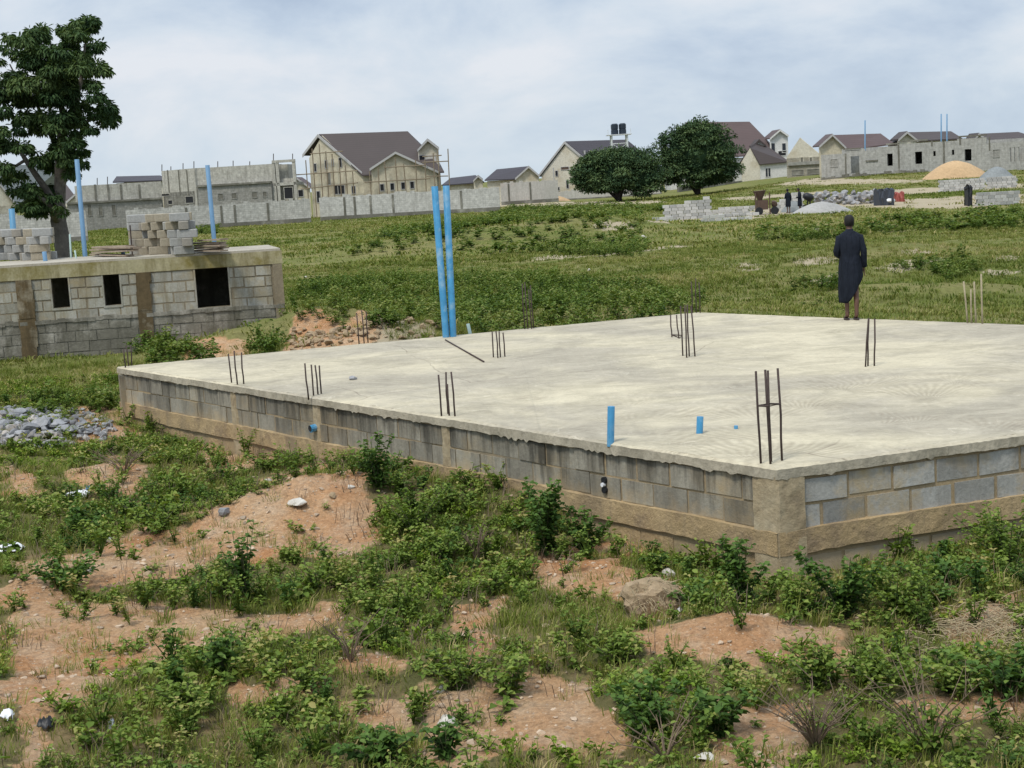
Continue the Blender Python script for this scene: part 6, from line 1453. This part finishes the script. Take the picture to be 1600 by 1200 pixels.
def scrap(px, py, w, l, mat, label, name='plastic_scrap', seed=1, cat='litter'):
    p = hit(px, py); r = random.Random(seed); m = MB(); n = 6; rows = []
    for i in range(n+1):
        rows.append([Vector((p.x-w/2+w*i/n, p.y-l/2+l*j/n, p.z+.015+r.uniform(0, .05)+(.03 if 0 < i < n and 0 < j < n else 0))) for j in range(n+1)])
    vs = [v for row in rows for v in row]; k = n+1
    top = [(i*k+j, (i+1)*k+j, (i+1)*k+j+1, i*k+j+1) for i in range(n) for j in range(n)]
    o = len(vs); m.add(vs+[v-Vector((0, 0, .004)) for v in vs], top+[tuple(q+o for q in f[::-1]) for f in top]); return tag(obj(name, m, M[mat], None, True), label, cat)
scrap(120, 778, .30, .22, 'whitep', 'crumpled white plastic sheet in the weeds below the dry brush', seed=2)
scrap(139, 770, .08, .08, 'bluep', 'small blue plastic scrap beside the crumpled white sheet', seed=3)
scrap(14, 862, .28, .25, 'whitep', 'white plastic rag on the soil at the left edge', seed=4)
scrap(72, 1140, .10, .09, 'blackp', 'black plastic scrap in the left bottom corner', seed=5)
scrap(12, 1127, .08, .08, 'whitep', 'white plastic scrap in the left bottom corner', seed=6)
scrap(1062, 957, .05, .07, 'whitep', 'small white plastic scrap at the right of the earth clod', seed=7)
scrap(175, 1142, .04, .05, 'whitep', 'tiny white scrap in the grass of the left foreground', seed=8)
# ================================================================ SKY, SUN, CAMERA
EL, AZ = math.radians(58), math.radians(215)          # sun high, behind the camera to the left
w = bpy.data.worlds.new('World'); SC.world = w; w.use_nodes = True; nt = w.node_tree; bg = nt.nodes['Background']
sky = N(nt, 'ShaderNodeTexSky', sky_type='NISHITA', sun_disc=False, sun_elevation=EL, sun_rotation=AZ); sky.altitude = 400; sky.air_density = 1.2; sky.dust_density = 3
tc = N(nt, 'ShaderNodeTexCoord'); mp = N(nt, 'ShaderNodeMapping'); mp.inputs['Scale'].default_value = (6.5, 6.5, 14); L(nt, tc.outputs['Generated'], mp.inputs[0])
n1 = noise(nt, mp.outputs[0], 1.0, 8, .58, .25)
mp2 = N(nt, 'ShaderNodeMapping'); mp2.inputs['Scale'].default_value = (2.2, 2.2, 6); mp2.inputs['Location'].default_value = (3.1, 1.2, .4); L(nt, tc.outputs['Generated'], mp2.inputs[0])
n2 = noise(nt, mp2.outputs[0], 1.0, 3, .5)
cl = ramp(nt, math_(nt, 'ADD', math_(nt, 'MULTIPLY', n1, .62), math_(nt, 'MULTIPLY', n2, .38)), [(.40, (2.45, 3.0, 3.85)), (.48, (3.05, 3.6, 4.35)), (.55, (3.7, 4.15, 4.7)), (.64, (4.4, 4.6, 4.95))])
sz = N(nt, 'ShaderNodeSeparateXYZ'); L(nt, tc.outputs['Generated'], sz.inputs[0])
hz = ramp(nt, sz.outputs[2], [(0, 1), (.075, 0)])
cl = mix(nt, math_(nt, 'MULTIPLY', hz, .45), cl, (3.65, 4.3, 4.7))
zen = ramp(nt, sz.outputs[2], [(.12, 1.0), (.8, 1.0)])
br = N(nt, 'ShaderNodeMapRange'); br.inputs[1].default_value = .12; br.inputs[2].default_value = .8; br.inputs[3].default_value = 1.0; br.inputs[4].default_value = 1.7; L(nt, sz.outputs[2], br.inputs[0])
vm = N(nt, 'ShaderNodeVectorMath', operation='SCALE'); L(nt, cl, vm.inputs[0]); L(nt, br.outputs[0], vm.inputs['Scale'])
L(nt, mix(nt, .95, sky.outputs[0], vm.outputs[0]), bg.inputs['Color']); bg.inputs['Strength'].default_value = .1
sd = bpy.data.lights.new('sun', 'SUN'); sd.energy = 1.5; sd.angle = math.radians(11); sd.color = (1, .95, .86); so = bpy.data.objects.new('sun', sd); COL.objects.link(so)
sv = Vector((math.sin(AZ)*math.cos(EL), math.cos(AZ)*math.cos(EL), math.sin(EL))); so.rotation_euler = (-sv).to_track_quat('-Z', 'Y').to_euler(); so.location = sv*60
cd = bpy.data.cameras.new('camera'); cd.sensor_width = 36; cd.lens = F/1600*36; cd.clip_end = 12000; co = bpy.data.objects.new('camera', cd); COL.objects.link(co)
R, U, FW = Vector((1, 0, 0)), Vector((0, sp, cp)), Vector((0, cp, -sp)); cx = R*cr-U*sr; cy = R*sr+U*cr; cz = -FW
co.matrix_world = Matrix(((cx.x, cy.x, cz.x, 0), (cx.y, cy.y, cz.y, 0), (cx.z, cy.z, cz.z, CAMZ), (0, 0, 0, 1))); SC.camera = co
vs = SC.view_settings; vs.view_transform = 'Standard'; vs.look = 'None'; vs.exposure = .82; vs.gamma = 1
